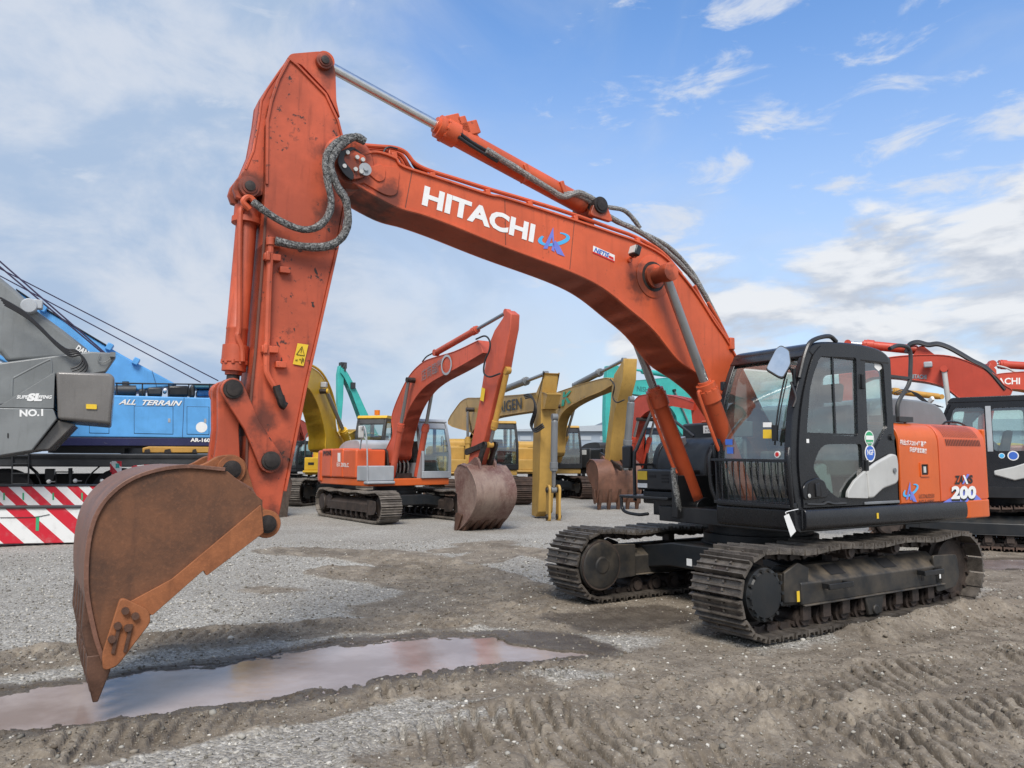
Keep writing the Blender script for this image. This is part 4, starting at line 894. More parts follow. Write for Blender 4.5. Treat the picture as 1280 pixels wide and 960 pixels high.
q = wsx((972, 568)); d = MB(); d.cyl((q[0]-.005, q[1], q[2]), (q[0]+.008, q[1], q[2]), .034, n=20); st = Cb(d, 'sticker', M['paper']); d = MB(); d.cyl((q[0]+.008, q[1], q[2]), (q[0]+.010, q[1], q[2]), .022, n=16); d.build('sticker_disc', M['reddecal'], st)
# rail behind the cab
d = MB(); yy = 1.15
L = [(-.68, yy, 2.16), (-.72, yy, 2.35), (-.86, yy, 2.48), (-.93, yy, 2.66), (-.93, yy, 2.86), (-.90, yy, 2.95), (-.72, yy, 2.97), (-.56, yy, 2.90)]
L = [E1.p3(a, b, 1.15) for a, b in ((1122, 522), (1123, 503), (1136, 480), (1138, 462), (1138, 442), (1134, 434), (1122, 432), (1112, 436))]
d.tube(L, .024, 10, 6); d.bar(E1.p3(1112, 470, 1.15), E1.p3(1138, 473, 1.15), .03, .03); d.bounds(L[0][0]-.2, L[0][0]+.08, 1.08, 1.22, 2.12, 2.18); E1.add(d, 'handrail', M['dgrey'])
# paper tag hanging from the cab floor
d = MB(); t0 = Vector(E1.p3(983, 640, 1.42)); P = [Vector(E1.p3(a, b, 1.42)) for a, b in ((980, 645), (986, 642), (995, 664), (988.5, 671))]
d.loft([[p for p in P], [p+Vector((.006, .004, 0)) for p in P]]); d.tube([Vector((1.06, 1.36, 1.20)), t0, (P[0]+P[1])/2], .004, 5)
o = d.build('paper_tag', M['paper'], None); o.matrix_world = E1.root.matrix_world.copy(); o.location = (E1.C[0], E1.C[1], 0); o.rotation_euler = (0, 0, E1.h)
tag(o, 'white paper tag dangling from the cab floor corner of the front excavator', 'tag')
# ================================================================= the other excavators of the yard
def contact(px, py, h, lx, ly, k=1.0):
    lx, ly = lx*k, ly*k
    g = gnd(px, py); h = R(h); F = (math.cos(h), math.sin(h)); L = (-F[1], F[0])
    return (g[0]-F[0]*lx-L[0]*ly, g[1]-F[1]*lx-L[1]*ly)
YG = 'excavators on the yard'
def simple_cab(rig, mat, gl, z0=1.16, seat=True, roofm=None):
    x0, x1, y0, y1, z1 = -.66, 1.0, .36, 1.34, 2.82
    fx = lambda z: x1-.0 if z < 1.9 else x1-.30*((z-1.9)/(z1-1.9))**1.3
    side = rounded([(x0, z0), (x1, z0), (x1, 1.9), (fx(2.4), 2.4), (fx(z1), z1), (x0, z1)], [.05, .08, .2, .2, .12, .15])
    d = MB()
    hole = rounded([(.82, 1.92), (.12, 1.92), (.12, 2.68), (.62, 2.68)], .07); hole2 = rounded([(.0, 1.85), (x0+.1, 1.85), (x0+.1, 2.66), (.0, 2.66)], .07); hole3 = rounded([(.80, 1.36), (.30, 1.36), (.14, 1.80), (.82, 1.80)], .07)
    d.plate(side, [hole, hole2, hole3], y1-.05, y1); d.plate(side, [rounded([(.85, 1.6), (x0+.1, 1.6), (x0+.1, 2.66), (.62, 2.66)], .07)], y0, y0+.05)
    d.plate(rounded([(y0+.002, z0), (y1-.002, z0), (y1-.002, z1-.03), (y0+.002, z1-.03)], .05), [rounded([(y0+.1, 1.7), (y1-.1, 1.7), (y1-.1, 2.68), (y0+.1, 2.68)], .06)], x0, x0+.04, 'x')
    c = rig.add(d, 'cab', mat, bevel=.01)
    for h_, y, s in ((hole, y1-.02, 0), (hole2, y1-.02, 0), (hole3, y1-.02, 0), (rounded([(.85, 1.6), (x0+.1, 1.6), (x0+.1, 2.66), (.62, 2.66)], .07), y0+.02, 0)):
        d = MB(); d.plate(h_, [], y, y+.005); d.build('window_pane', gl, c)
    fp = [(x1-.01, z0), (x1-.01, 1.9), (fx(2.4)-.01, 2.4), (fx(z1)-.01, z1-.05)]; fs = smooth2(fp, 4)
    d = MB()
    for a, b in ((y0, y0+.09), (y1-.09, y1)): d.ribbon(fs, a, b, .06)
    d.bounds(x1-.05, x1+.005, y0, y1, z0, z0+.2); d.ribbon(fs[-3:], y0, y1, .06); d.build('front_pillar', mat, c, bevel=.015)
    d = MB(); d.ribbon([(p[0]-.02, p[1]) for p in fs if p[1] > z0+.15], y0+.08, y1-.08, .005); d.build('windscreen', gl, c)
    d = MB(); d.prism(rounded([(x0-.02, z1-.04), (fx(z1)+.04, z1-.04), (fx(z1)-.05, z1+.06), (x0+.05, z1+.07)], .05), y0-.01, y1+.01); d.build('roof', roofm or mat, c, bevel=.03, seg=3)
    d = MB(); d.bounds(x0+.04, x1-.06, y0+.05, y1-.05, z0, z0+.06); d.prism(rounded([(-.2, 1.5), (.32, 1.5), (.3, 1.66), (-.06, 1.68), (-.2, 2.25), (-.34, 2.24)], .06), .6, 1.1); d.bounds(-.1, .4, .43, .57, 1.3, 1.74); d.build('seat', M['seat'], c, bevel=.03)
    return c
def bg_bucket(rig, pin, rot, sc, mat, w=.55, parent=None):
    def T(p):
        x, z = (p[0]-5.915)*sc, (p[1]-1.195)*sc; c, s = math.cos(rot), math.sin(rot); return (pin[0]+c*x-s*z, pin[1]+s*x+c*z)
    pr = [T(p) for p in prof]; d = MB(); d.ribbon(pr, -w, w, .03); d.ribbon([T(p) for p in ((6.30, 1.60), (6.10, 1.48), (6.03, 1.36))], -w, w, .02)
    bk = rig.add(d, 'bucket', mat, bevel=.006)
    for s in (-1, 1):
        d = MB(); d.prism([T(p) for p in side], s*(w-.05), s*(w-.02)); d.build('side_plate', mat, bk)
        d = MB(); d.prism([T(p) for p in rounded([(6.93, .80), (6.76, .70), (6.74, .62), (6.93, .36), (7.01, .34), (7.02, .45), (6.98, .60)], .04)], s*w, s*(w+.04)); d.build('side_cutter', M['tooth'], bk, bevel=.006)
        d = MB(); d.prism([T(p) for p in ear], s*.2, s*.26); d.build('hinge_ear', mat, bk, bevel=.006)
    for k in range(5):
        y = -w+.1+(2*w-.2)*k/4; d = MB()
        d.prism([T(p) for p in ((7.14, .84), (7.14, .5), (7.05, .16), (7.02, .16), (6.95, .42), (7.0, .6))], y-.05, y+.05); d.build('tooth', M['tooth'], bk, bevel=.01)
    return bk, T
def bg_upper(rig, P, cabm, gl, hood=None, box=None, cab=True, door=None, cw=None, skirt=None, roofm=None):
    hood = hood or M['hood']; box = box or M['black']; cw = cw or P; skirt = skirt or M['black']; door = door or P
    d = MB(); d.bounds(-2.4, .95, -1.3, 1.3, .96, 1.16); rig.add(d, 'swing_frame', skirt, bevel=.02)
    pl = rounded([(-2.2, 1.36), (-2.55, 1.34), (-2.80, 1.0), (-2.88, 0), (-2.80, -1.0), (-2.55, -1.34), (-2.2, -1.36)], .12, 4)
    d = MB(); d.prism(pl, 1.0, 1.98, 'z'); rig.add(d, 'counterweight', cw, bevel=.08, seg=3)
    for s, x1 in ((1, -.70), (-1, -.62)):
        d = MB(); d.bounds(-2.19, -1.45, s*.4, s*1.345, 1.17, 2.02); rig.add(d, 'side_door', door, bevel=.05, seg=3)
        d = MB(); d.bounds(-1.43, x1, s*.4, s*1.345, 1.17, 2.02); rig.add(d, 'side_door', door, bevel=.05, seg=3)
    d = MB(); d.prism(smooth2([(-.65, 2.0), (-.7, 2.2), (-1.0, 2.28), (-1.7, 2.24), (-2.1, 2.1), (-2.2, 1.98)], 4), -.8, .6); rig.add(d, 'engine_hood', hood, bevel=.05, seg=3)
    d = MB(); d.bounds(-.60, .28, -1.34, -.42, 1.17, 1.98); rig.add(d, 'fuel_tank', P if door is P else box, bevel=.05, seg=3)
    d = MB(); d.bounds(.30, .98, -1.32, -.5, 1.10, 1.52); d.bounds(.78, 1.06, -1.34, -.5, 1.02, 1.10); rig.add(d, 'tool_box', box, bevel=.03, seg=3)
    d = MB(); d.tube([(.95, -1.30, 1.1), (.95, -1.32, 1.9), (.85, -1.32, 2.25), (.6, -1.32, 2.28), (.45, -1.30, 1.98)], .02, 8); rig.add(d, 'handrail', M['greyp'] if cabm is M['greyp'] else M['dgrey'])
    d = MB()
    for s in (-1, 1): d.prism(rounded([(-.35, 1.13), (.3, 1.13), (.1, 1.95), (-.05, 2.0), (-.2, 1.95)], .08), s*.26, s*.32); d.prism(rounded([(.40, .98), (.75, .98), (.72, 1.2), (.45, 1.2)], .05), s*.26, s*.5)
    d.bounds(-.3, .6, -.26, .26, 1.1, 1.3)
    rig.add(d, 'boom_bracket', M['pin'])
    if cab: return simple_cab(rig, cabm, gl, roofm=roofm)
def bg_boom(rig, up, lo, mat, y, hw=.24, foot=True, name='boom'):
    u = smooth2(rig.tr(up, y)+([(.30, 2.45), (.05, 2.15), (-.1, 2.0)] if foot else []), 4); l = smooth2(rig.tr(lo, y)+([(.60, 1.75), (.3, 1.6), (.05, 1.62)] if foot else []), 4)
    d = MB(); d.prism(u+([(-.2, 1.85), (-.1, 1.66)] if foot else [])+l[::-1], -hw, hw); d.ribbon(u, -hw-.015, hw+.015, .02); d.ribbon(l[::-1], -hw-.015, hw+.015, .02)
    return rig.add(d, name, mat, bevel=.006)
def bg_arm(rig, poly, mat, y, hw=.19):
    d = MB(); d.prism(rig.tr(poly, y), -hw, hw); return rig.add(d, 'arm', mat, bevel=.02)
def boom_rams(rig, pin, tip, mat, ysep=.40, split=.56, r=.09, rodm=None):
    for s in (1, -1):
        ram(rig, 'boom_cylinder', (pin[0], s*ysep, pin[1]), (tip[0], s*ysep, tip[1]), split, r, r*.55, mat, rodm=rodm or M['rodgrey'], collar=True)
    d = MB(); d.cyl((tip[0], -.47, tip[1]), (tip[0], .47, tip[1]), .075, n=16); rig.add(d, 'boom_pin', M['pin'])
def links(rig, p, q, r, mat):
    for a, b in ((p, q), (p, r)):
        for s in (-1, 1):
            d = MB(); d.prism(link_poly(a, b, .08, .08), s*.13, s*.19); rig.add(d, 'bucket_link', mat, bevel=.005)

# --- bleached orange machine with its bucket standing on the gravel
hd = -54; EX = Rig('excavator', 'sun-bleached orange excavator with black characters on its boom, rusty bucket standing on the gravel', 'excavator', YG, contact(468, 656, hd, 1.83, -1.495), hd)
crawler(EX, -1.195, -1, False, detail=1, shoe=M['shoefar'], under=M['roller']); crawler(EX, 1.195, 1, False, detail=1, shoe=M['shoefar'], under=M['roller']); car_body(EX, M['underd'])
bg_upper(EX, M['house'], M['greyp'], M['glass'], hood=M['greyp'], box=M['greyp'], skirt=M['house2'], cw=M['house'])
yb = -.24
bm_ = bg_boom(EX, [(597, 425), (593, 427), (567, 439), (540, 447), (527, 453), (512, 468), (499, 492), (489, 520)], [(603, 441), (588, 450), (567, 462), (538, 478), (522, 493), (510, 513), (502, 537), (497, 560)], M['oldred'], yb, .22)
d = MB(); EX.text(d, '店商臨門', (527, 477), (553, 462), (526.5, 463), yb-.004, bold=.0); d.build('lettering', M['hood'], bm_)
c = EX.p3(558, 456, yb-.004); d = MB()
pts = [(c[0]+.27*math.cos(2*math.pi*k/24), c[1]-.003, c[2]+.27*math.sin(2*math.pi*k/24)) for k in range(24)]; p2 = [(c[0]+.21*math.cos(2*math.pi*k/24), c[1]-.003, c[2]+.21*math.sin(2*math.pi*k/24)) for k in range(24)]
for k in range(24): d.face([pts[k], pts[(k+1) % 24], p2[(k+1) % 24], p2[k]])
d.build('emblem', M['greyp'], bm_)
ar = bg_arm(EX, [(632, 387), (627, 398), (617, 413), (611, 428), (606, 452), (601, 485), (595, 520), (588, 555), (584, 580), (589, 587), (596, 582), (601, 562), (610, 525), (622, 474), (628, 458), (633, 430), (637, 410), (638, 392)], M['oldred'], -.15, .13)
d = MB(); EX.quad(d, [(600, 500), (604.5, 502), (606.5, 486), (602, 484)], -.193); d.build('warning_sticker', M['yellowdecal'], ar)
tp = EX.inv(634, 390, 0); pb = EX.inv(545, 441, 0)
ram(EX, 'arm_cylinder', (pb[0], 0, pb[1]), (tp[0], 0, tp[1]), .62, .085, .045, M['oldred'], rodm=M['rodgrey'])
bp = EX.inv(511, 475, -.4); boom_rams(EX, (.6, 1.1), bp, M['oldred'], split=.58)
cb, ce = EX.inv(634, 463, 0), EX.inv(612, 556, 0); ram(EX, 'bucket_cylinder', (cb[0]+.0, 0, cb[1]), (ce[0]+.02, 0, ce[1]), .8, .07, .045, M['ochre'], rodm=M['rodgrey'])
pin = EX.inv(590, 580, 0); g0 = EX.inv(604, 662, 0)
bk, T = bg_bucket(EX, (pin[0], 1.50), R(-44), 1.13, M['oldbucket'], .58); links(EX, (ce[0]+.02, ce[1]), T((6.2, 1.61)), (pin[0]+.02, pin[1]+.3), M['pin'])
d = MB(); EX.text(d, 'EX 200LC', (421, 583), (436, 584), (421, 578), -1.347, bold=.02); EX.root; rig_door = [o for o in EX.root.children if o.name.startswith('side_door')][-1]; d.build('lettering', M['paper'], rig_door)
d = MB(); EX.text(d, 'PYONS', (404, 570), (414, 569), (404, 564), -1.36, bold=.04); d.build('lettering', M['blackink'], rig_door)
d = MB(); EX.quad(d, [(422, 577), (425.5, 577.5), (425.5, 566), (422, 566)], -1.348); d.build('sticker', M['paper'], rig_door)
d = MB(); d.box((.75, -1.42, 2.45), (.09, .16, .34)); o = EX.add(d, 'mirror', M['lgrey'], bevel=.03); 
d = MB(); d.tube([(1.0, -1.32, 1.1), (1.0, -1.36, 2.2), (.9, -1.4, 2.6), (.78, -1.42, 2.5)], .018, 8); d.build('mirror_arm', M['greyp'], o)
for k in range(4):
    d = MB(); d.tube([(.15, -.2+.12*k, 1.25), (.45, -.22+.13*k, 1.2), (.55, -.22+.13*k, 1.55), (.3, -.2+.12*k, 1.8)], .025, 7); EX.add(d, 'hose', M['sleeve'])
hz = [(595, 424), (606, 420), (612, 426), (612, 437), (606, 452), (605, 466), (612, 471), (625, 467)]
d = MB(); d.tube([EX.p3(a, b, -.28) for a, b in hz], .022, 7); EX.add(d, 'hose', M['hose'])
d = MB(); d.tube([EX.p3(a, b, -.1) for a, b in ((528, 452), (533, 446), (540, 442))], .02, 7); EX.add(d, 'hose', M['hose'])

# --- yellow machine half hidden by the arm
hd = 261; YL = Rig('excavator', 'yellow excavator behind the front machine\'s arm, orange beacon on its dark cab', 'excavator', YG, contact(369, 633, hd, 1.83, -1.195, 1.17), hd, 1.17)
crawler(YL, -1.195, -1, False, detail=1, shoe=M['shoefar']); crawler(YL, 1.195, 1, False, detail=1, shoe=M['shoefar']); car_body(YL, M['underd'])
c = bg_upper(YL, M['yellow'], M['black'], M['glassd'], box=M['yellow'], hood=M['yellow'], skirt=M['yellow'], roofm=M['yellow'])
d = MB(); d.cyl((.5, .95, 2.9), (.5, .95, 3.06), .09, n=16); d.build('beacon', flat('orange_beacon', (.7, .18, .01), .3), c)
bm_ = bg_boom(YL, [(352, 446), (370, 452), (388, 459), (400, 468), (410, 486), (417, 510), (423, 545)], [(350, 470), (368, 476), (383, 484), (392, 497), (400, 518), (406, 545), (409, 565)], M['yellow'], .24, .26)
l = YL.p3(405, 481, .35); d = MB(); d.box(l, (.12, .18, .16)); d.build('work_lamp', M['greyp'], bm_, bevel=.02)
d = MB(); d.tube([YL.p3(a, b, .1) for a, b in ((360, 446), (388, 456), (402, 466), (412, 484), (419, 508), (425, 540))], .04, 7); d.build('hydraulic_pipe', M['yellow'], bm_)
bp = YL.inv(408, 489, .45); boom_rams(YL, (.6, 1.1), bp, M['yellow'], ysep=.45, split=.55, r=.11)
ar = bg_arm(YL, [(338, 440), (322, 452), (320, 480), (330, 540), (340, 600), (348, 602), (352, 560), (352, 480)], M['yellow'], .2)
bg_bucket(YL, YL.inv(345, 598, 0), R(-40), 1.0, M['wood'], .5)
d = MB(); d.bounds(.985, .99, -1.18, -.98, 1.28, 1.36); YL.add(d, 'vent_slots', M['seam'])

# --- tan machine whose arm hangs straight down without a bucket
hd = -74; SG = Rig('excavator', 'tan yellow excavator with dark lettering on its boom, its bare arm hanging down without bucket', 'excavator', YG, contact(652, 631, hd, 1.83, 1.195, 1.12), hd, 1.12)
crawler(SG, -1.195, -1, False, detail=1, shoe=M['shoedark']); crawler(SG, 1.195, 1, False, detail=1, shoe=M['shoedark']); car_body(SG, M['underd'])
c = bg_upper(SG, M['tan'], M['black'], M['glass'], box=M['tan'], hood=M['tan'], skirt=M['tan'], roofm=M['tan'])
bm_ = bg_boom(SG, [(684, 492), (676, 490), (650, 493), (622, 495), (598, 497), (582, 498), (571, 508), (560, 530)], [(680, 511), (672, 513), (650, 516), (625, 520), (608, 524), (596, 532), (586, 548), (578, 570)], M['tan'], -.19, .18)
d = MB(); SG.text(d, 'KAIGEN', (618, 516.5), (652, 511.5), (618, 503.5), -.208, bold=.02); d.build('lettering', M['blackink'], bm_)
ar = bg_arm(SG, [(679, 466), (674, 478), (668, 492), (666, 520), (664.5, 560), (664, 600), (663, 644), (668, 646), (671, 640), (673, 600), (674, 560), (675, 520), (676, 490), (678, 472), (678, 466)], M['tan'], -.23, .20)
tp, pb = SG.inv(682, 467, 0), SG.inv(630, 487, 0)
ram(SG, 'arm_cylinder', (pb[0], 0, pb[1]), (tp[0], 0, tp[1]), .6, .10, .05, M['hood'], rodm=M['rodgrey'])
boom_rams(SG, (.6, 1.1), SG.inv(585, 512, -.4), M['tan'])
cb, ce = SG.inv(690, 522, 0), SG.inv(688, 612, 0); ram(SG, 'bucket_cylinder', (cb[0]+.20, 0, cb[1]), (ce[0]+.24, 0, ce[1]), .75, .085, .05, M['hood'], rodm=M['rodgrey'])
d = MB(); e0 = (ce[0]+.24, ce[1]); e1 = (e0[0]-.02, e0[1]-.66); d.prism(link_poly(e0, e1, .13, .13), -.16, -.10); d.prism(link_poly(e0, e1, .13, .13), .10, .16); SG.add(d, 'bucket_link', M['tan'], bevel=.01)
for s in (-1, 1): pinboss(SG, e0[0], e0[1], s*.08, s*.2, .07, M['pin'], SG.root); pinboss(SG, e1[0], e1[1], s*.08, s*.2, .07, M['pin'], SG.root)
for k in range(3):
    d = MB(); d.tube([SG.p3(a+k, b+k*2, -.3) for a, b in ((655, 494), (662, 493), (667, 500), (668, 512), (663, 530), (668, 536), (678, 530))], .022, 7); SG.add(d, 'hose', M['hose'])

# --- tan machine with a green emblem, bucket on the ground
hd = -75; KY = Rig('excavator', 'tan yellow excavator with a green boom emblem, its brown bucket resting on the ground', 'excavator', YG, contact(733, 624, hd, 1.83, 1.195, 1.12), hd, 1.12)
crawler(KY, -1.195, -1, False, detail=1, shoe=M['shoedark']); crawler(KY, 1.195, 1, False, detail=1, shoe=M['shoedark']); car_body(KY, M['underd'])
c = bg_upper(KY, M['tan'], M['black'], M['glassd'], box=M['tan'], hood=M['tan'], skirt=M['tan'], roofm=M['tan'])
bm_ = bg_boom(KY, [(766, 476), (758, 472), (740, 476), (720, 482), (702, 488), (694, 492), (687, 505), (682, 530)], [(764, 482), (750, 490), (735, 496), (717, 505), (706, 513), (699, 524), (695, 545), (693, 570)], M['tan'], -.19, .18)
d = MB(); K5 = lambda pts: KY.quad(d, pts, -.210)
K5([(703, 497), (706, 496.5), (706, 489.5), (704, 490)]); K5([(706, 494), (712, 488), (714, 489), (707, 497)]); K5([(701.5, 508), (705, 507), (706, 499), (702.5, 499.5)]); K5([(706.5, 498), (709, 497), (713.5, 503.5), (710, 504.5)])
d.build('emblem', flat('green_emblem', (.01, .35, .22), .5), bm_)
d = MB(); KY.text(d, 'レンタル', (717, 504), (732, 496.5), (717, 502), -.210); d.build('lettering', M['blackink'], bm_)
ar = bg_arm(KY, [(779, 448), (774, 457), (767, 468), (764, 484), (762, 510), (757, 550), (754, 582), (755, 590), (758, 590), (761, 580), (764, 545), (768, 515), (773, 495), (778, 475), (779, 456), (779, 448)], M['tan'], -.23, .215)
tp, pb = KY.inv(780, 450, 0), KY.inv(718, 482, 0); ram(KY, 'arm_cylinder', (pb[0], 0, pb[1]), (tp[0], 0, tp[1]), .58, .11, .055, M['hood'], rodm=M['rodgrey'])
boom_rams(KY, (.6, 1.1), KY.inv(693, 508, -.4), M['tan'])
cb, ce = KY.inv(784, 500, 0), KY.inv(776, 585, 0); ram(KY, 'bucket_cylinder', (cb[0]+.3, 0, cb[1]), (ce[0]+.35, 0, ce[1]), .7, .11, .06, M['hood'], rodm=M['rodgrey'])
pin = KY.inv(757, 586, 0); bk, T = bg_bucket(KY, (pin[0], 1.15), R(-8), 1.0, M['bucketshell'], .72); links(KY, (ce[0]+.35, ce[1]), T((6.2, 1.61)), (pin[0], pin[1]+.45), M['pin'])
d = MB(); d.tube([KY.p3(a, b, -.3) for a, b in ((763, 474), (768, 482), (766, 496), (771, 503), (780, 500))], .022, 7); KY.add(d, 'hose', M['hose'])

# --- red boom over a black body
hd = -62; RB = Rig('excavator', 'red-boomed excavator with black bodywork standing behind the brown bucket', 'excavator', YG, (5.2, 35.5), hd, 1.1)
crawler(RB, -1.195, -1, False, detail=0, shoe=M['shoedark']); crawler(RB, 1.195, 1, False, detail=0, shoe=M['shoedark']); car_body(RB, M['underd'])
bg_upper(RB, M['dgrey'], M['black'], M['glass'], box=M['black'], hood=M['dgrey'], skirt=M['black'], cw=M['red'])
bm_ = bg_boom(RB, [(868, 503), (850, 497), (828, 493), (806, 493), (795, 498), (788, 512), (784, 530), (781, 555)], [(866, 513), (848, 509), (828, 507), (812, 513), (801, 522), (795, 536), (792, 555), (790, 580)], M['red'], -.26, .26)
boom_rams(RB, (.6, 1.1), RB.inv(798, 524, -.4), M['red'], split=.66)
bg_arm(RB, [(873, 484), (862, 500), (866, 540), (872, 590), (876, 590), (884, 540), (884, 495)], M['red'], -.2)
d = MB(); d.bounds(-.9, -.88, -1.36, -1.35, 1.75, 1.95); d.bounds(-1.3, -.9, -1.352, -1.347, 1.75, 1.95); RB.add(d, 'sticker', M['paper'])
d = MB(); d.bounds(.28, .5, -1.45, -1.36, 1.6, 2.0); RB.add(d, 'mirror', M['black'], bevel=.03)

# --- teal machines
hd = 203; TL = Rig('excavator', 'teal excavator whose long boom reaches left behind the front machine', 'excavator', YG, (11.2, 43.0), hd)
crawler(TL, -1.195, -1, True, detail=0); crawler(TL, 1.195, 1, True, detail=0); car_body(TL, M['underd'])
bg_upper(TL, M['teal'], M['black'], M['glassd'])
bm_ = bg_boom(TL, [(764, 479), (780, 476), (800, 475), (822, 473), (840, 472), (852, 476), (862, 490), (870, 510), (874, 530)], [(766, 492), (780, 492), (795, 493), (815, 497), (833, 505), (845, 520), (850, 540)], M['teal'], .3, .3)
d = MB(); TL.text(d, 'NISHIO', (796, 489), (818, 491.5), (796.5, 482.5), .306, bold=.02); d.build('lettering', flat('dark_teal_lettering', (.02, .16, .16), .5), bm_)
bg_arm(TL, [(760, 457), (758, 480), (757, 520), (758, 570), (764, 570), (771, 520), (775, 480), (773, 457)], M['teal'], .2)
tp, pb = TL.inv(768, 458, 0), TL.inv(842, 470, 0); ram(TL, 'arm_cylinder', (pb[0], 0, pb[1]), (tp[0], 0, tp[1]), .55, .14, .06, M['teal'], rodm=M['teal'], eye=.16)
boom_rams(TL, (.6, 1.1), TL.inv(843, 488, .4), M['teal'], split=.5)
hd = 215; TF = Rig('excavator', 'distant teal excavator with its boom folded to a sharp peak above the yellow machine', 'excavator', YG, (-8.2, 52.0), hd)
crawler(TF, -1.195, -1, True, detail=0); crawler(TF, 1.195, 1, True, detail=0); car_body(TF, M['underd'])
bg_upper(TF, M['teal'], M['black'], M['glassd'])
bm_ = bg_boom(TF, [(427, 459), (433, 464), (440, 476), (448, 492), (458, 514), (466, 530), (474, 545)], [(426, 466), (431, 473), (439, 490), (448, 514), (455, 534), (462, 550)], M['teal'], .3, .3)
ar = bg_arm(TF, [(425, 457), (423, 468), (423, 500), (424, 530), (427, 530), (429.5, 500), (430.5, 468), (429, 457)], M['teal'], .25)
d = MB(); d.box(TF.p3(441, 482, .35), (.3, .2, .4)); d.build('hose_clamp', M['dgrey'], bm_); d = MB(); d.box(TF.p3(428.5, 457, 0), (.4, .4, .4)); d.tube([TF.p3(429, 460, .3), TF.p3(432, 455, .3), TF.p3(431, 464, .3)], .07, 6); d.build('hose', M['dgrey'], ar)
# --- machines to the right, behind the front one
hd = 150; RI = Rig('excavator', 'orange-boomed excavator with a dark cab standing right behind the front machine\'s counterweight', 'excavator', YG, (9.75, 15.7), hd)
crawler(RI, -1.195, -1, True, detail=1, shoe=M['shoedark'], under=M['underd']); crawler(RI, 1.195, 1, True, detail=1, shoe=M['shoedark'], under=M['underd']); car_body(RI, M['underd'])
c = bg_upper(RI, M['house'], M['cab'], M['glass'])
d = MB(); d.bounds(-2.1, .98, 1.30, 1.37, .98, 1.18); d.mat(1).bounds(-.5, -.46, 1.37, 1.374, 1.05, 1.12); RI.add(d, 'side_skirt', [M['black'], M['yellowdecal']], bevel=.02)
d = MB(); d.prism([(.02, 1.40), (.02, 1.48), (-.30, 1.56), (-.68, 1.70), (-.68, 1.40), (-.3, 1.3)], 1.342, 1.38); d.build('wing_panel', M['lgrey'], c, bevel=.02)
d = MB(); d.bounds(.01, .10, 1.342, 1.352, 1.84, 2.70); d.build('pillar_trim', M['greyp'], c)
for x, r, m in ((-.12, .05, 'lightblue'), (-.30, .09, 'bluedecal')):
    d = MB(); d.cyl((x, 1.341, 1.76), (x, 1.345, 1.76), r, n=20); st = d.build('sticker', M['paper'], c); d = MB(); d.cyl((x, 1.345, 1.76), (x, 1.347, 1.76), r*.8, n=20); d.build('sticker_disc', M[m], st)
bm_ = bg_boom(RI, [(1068, 462), (1085, 452), (1117, 445.5), (1156, 443), (1187, 444.5), (1212, 452), (1241, 466), (1255, 480), (1264, 493)], [(1070, 482), (1090, 472), (1118, 472), (1139, 475), (1160, 478), (1180, 484), (1196, 496), (1206, 508)], M['red'], .25, .25)
d = MB(); RI.text(d, 'HITACHI', (1138, 473), (1158, 474), (1138, 467.5), .256, bold=.03); d.build('lettering', M['greyp'], bm_)
d = MB(); RI.text(d, 'HITACHI', (1138.4, 473.4), (1158.4, 474.4), (1138.4, 467.9), .254, bold=.03); d.build('lettering', M['blackink'], bm_)
bp = RI.inv(1180, 461, .42); boom_rams(RI, (.6, 1.1), bp, M['red'], ysep=.42, rodm=M['lgrey'])
l = RI.p3(1160, 456, .38); d = MB(); d.box(l, (.16, .16, .12)); d.build('work_lamp', M['greyp'], bm_, bevel=.02)
for off in (0, -3, 3):
    d = MB(); d.tube([RI.p3(a, b+off*.4, .12+off*.04) for a, b in ((1132, 440), (1137, 431), (1147, 428), (1160, 431), (1172, 430), (1185, 434), (1200, 442), (1215, 451), (1235, 462), (1256, 486))], .035, 7); d.build('hose', M['hose'], bm_)
tp, pb = RI.inv(1060, 429, 0), RI.inv(1152, 438, 0); ram(RI, 'arm_cylinder', (pb[0], 0, pb[1]), (tp[0], 0, tp[1]), .8, .10, .05, M['red'])
d = MB(); q = RI.tr([(1140, 446), (1148, 434), (1156, 434), (1172, 446)], .15); d.prism(q, .1, .16); d.prism(q, -.16, -.1); d.build('cylinder_bracket', M['red'], bm_)
bg_arm(RI, [(1056, 428), (1047, 450), (1050, 500), (1052, 560), (1058, 620), (1064, 620), (1074, 560), (1078, 480), (1070, 440)], M['red'], .2)
hd = 172; RJ = Rig('excavator', 'orange excavator at the far right edge with white lettering on its boom', 'excavator', YG, (17.2, 23.0), hd)
crawler(RJ, -1.195, -1, True, detail=0); crawler(RJ, 1.195, 1, True, detail=0); car_body(RJ, M['underd'])
bg_upper(RJ, M['house'], M['cab'], M['glassd'])
bm_ = bg_boom(RJ, [(1236, 472), (1246, 467.5), (1262, 465.5), (1290, 464), (1320, 467), (1345, 480), (1365, 505)], [(1240, 484), (1260, 486), (1284, 488), (1310, 495), (1330, 512), (1340, 535)], M['red'], .25, .25)
d = MB(); RJ.text(d, 'HITACHI', (1229, 481), (1275, 480.3), (1229, 472.8), .256, bold=.022); d.build('lettering', M['white'], bm_)
tp, pb = RJ.inv(1240, 455, 0), RJ.inv(1312, 459, 0); ram(RJ, 'arm_cylinder', (pb[0], 0, pb[1]), (tp[0], 0, tp[1]), .9, .12, .06, M['red'], eye=.14)
bg_arm(RJ, [(1238, 453), (1232, 470), (1230, 520), (1226, 580), (1231, 582), (1240, 530), (1248, 490), (1246, 462)], M['red'], .2)
d = MB(); d.tube([RJ.p3(a, b, .2) for a, b in ((1246, 457), (1258, 460), (1272, 466), (1290, 467))], .03, 7); d.build('hydraulic_pipe', M['lgrey'], bm_)
hd = 185; YK = Rig('excavator', 'yellow excavator with a low boom glimpsed between the front cab and the dark cab behind', 'excavator', YG, (16.2, 27.5), hd)
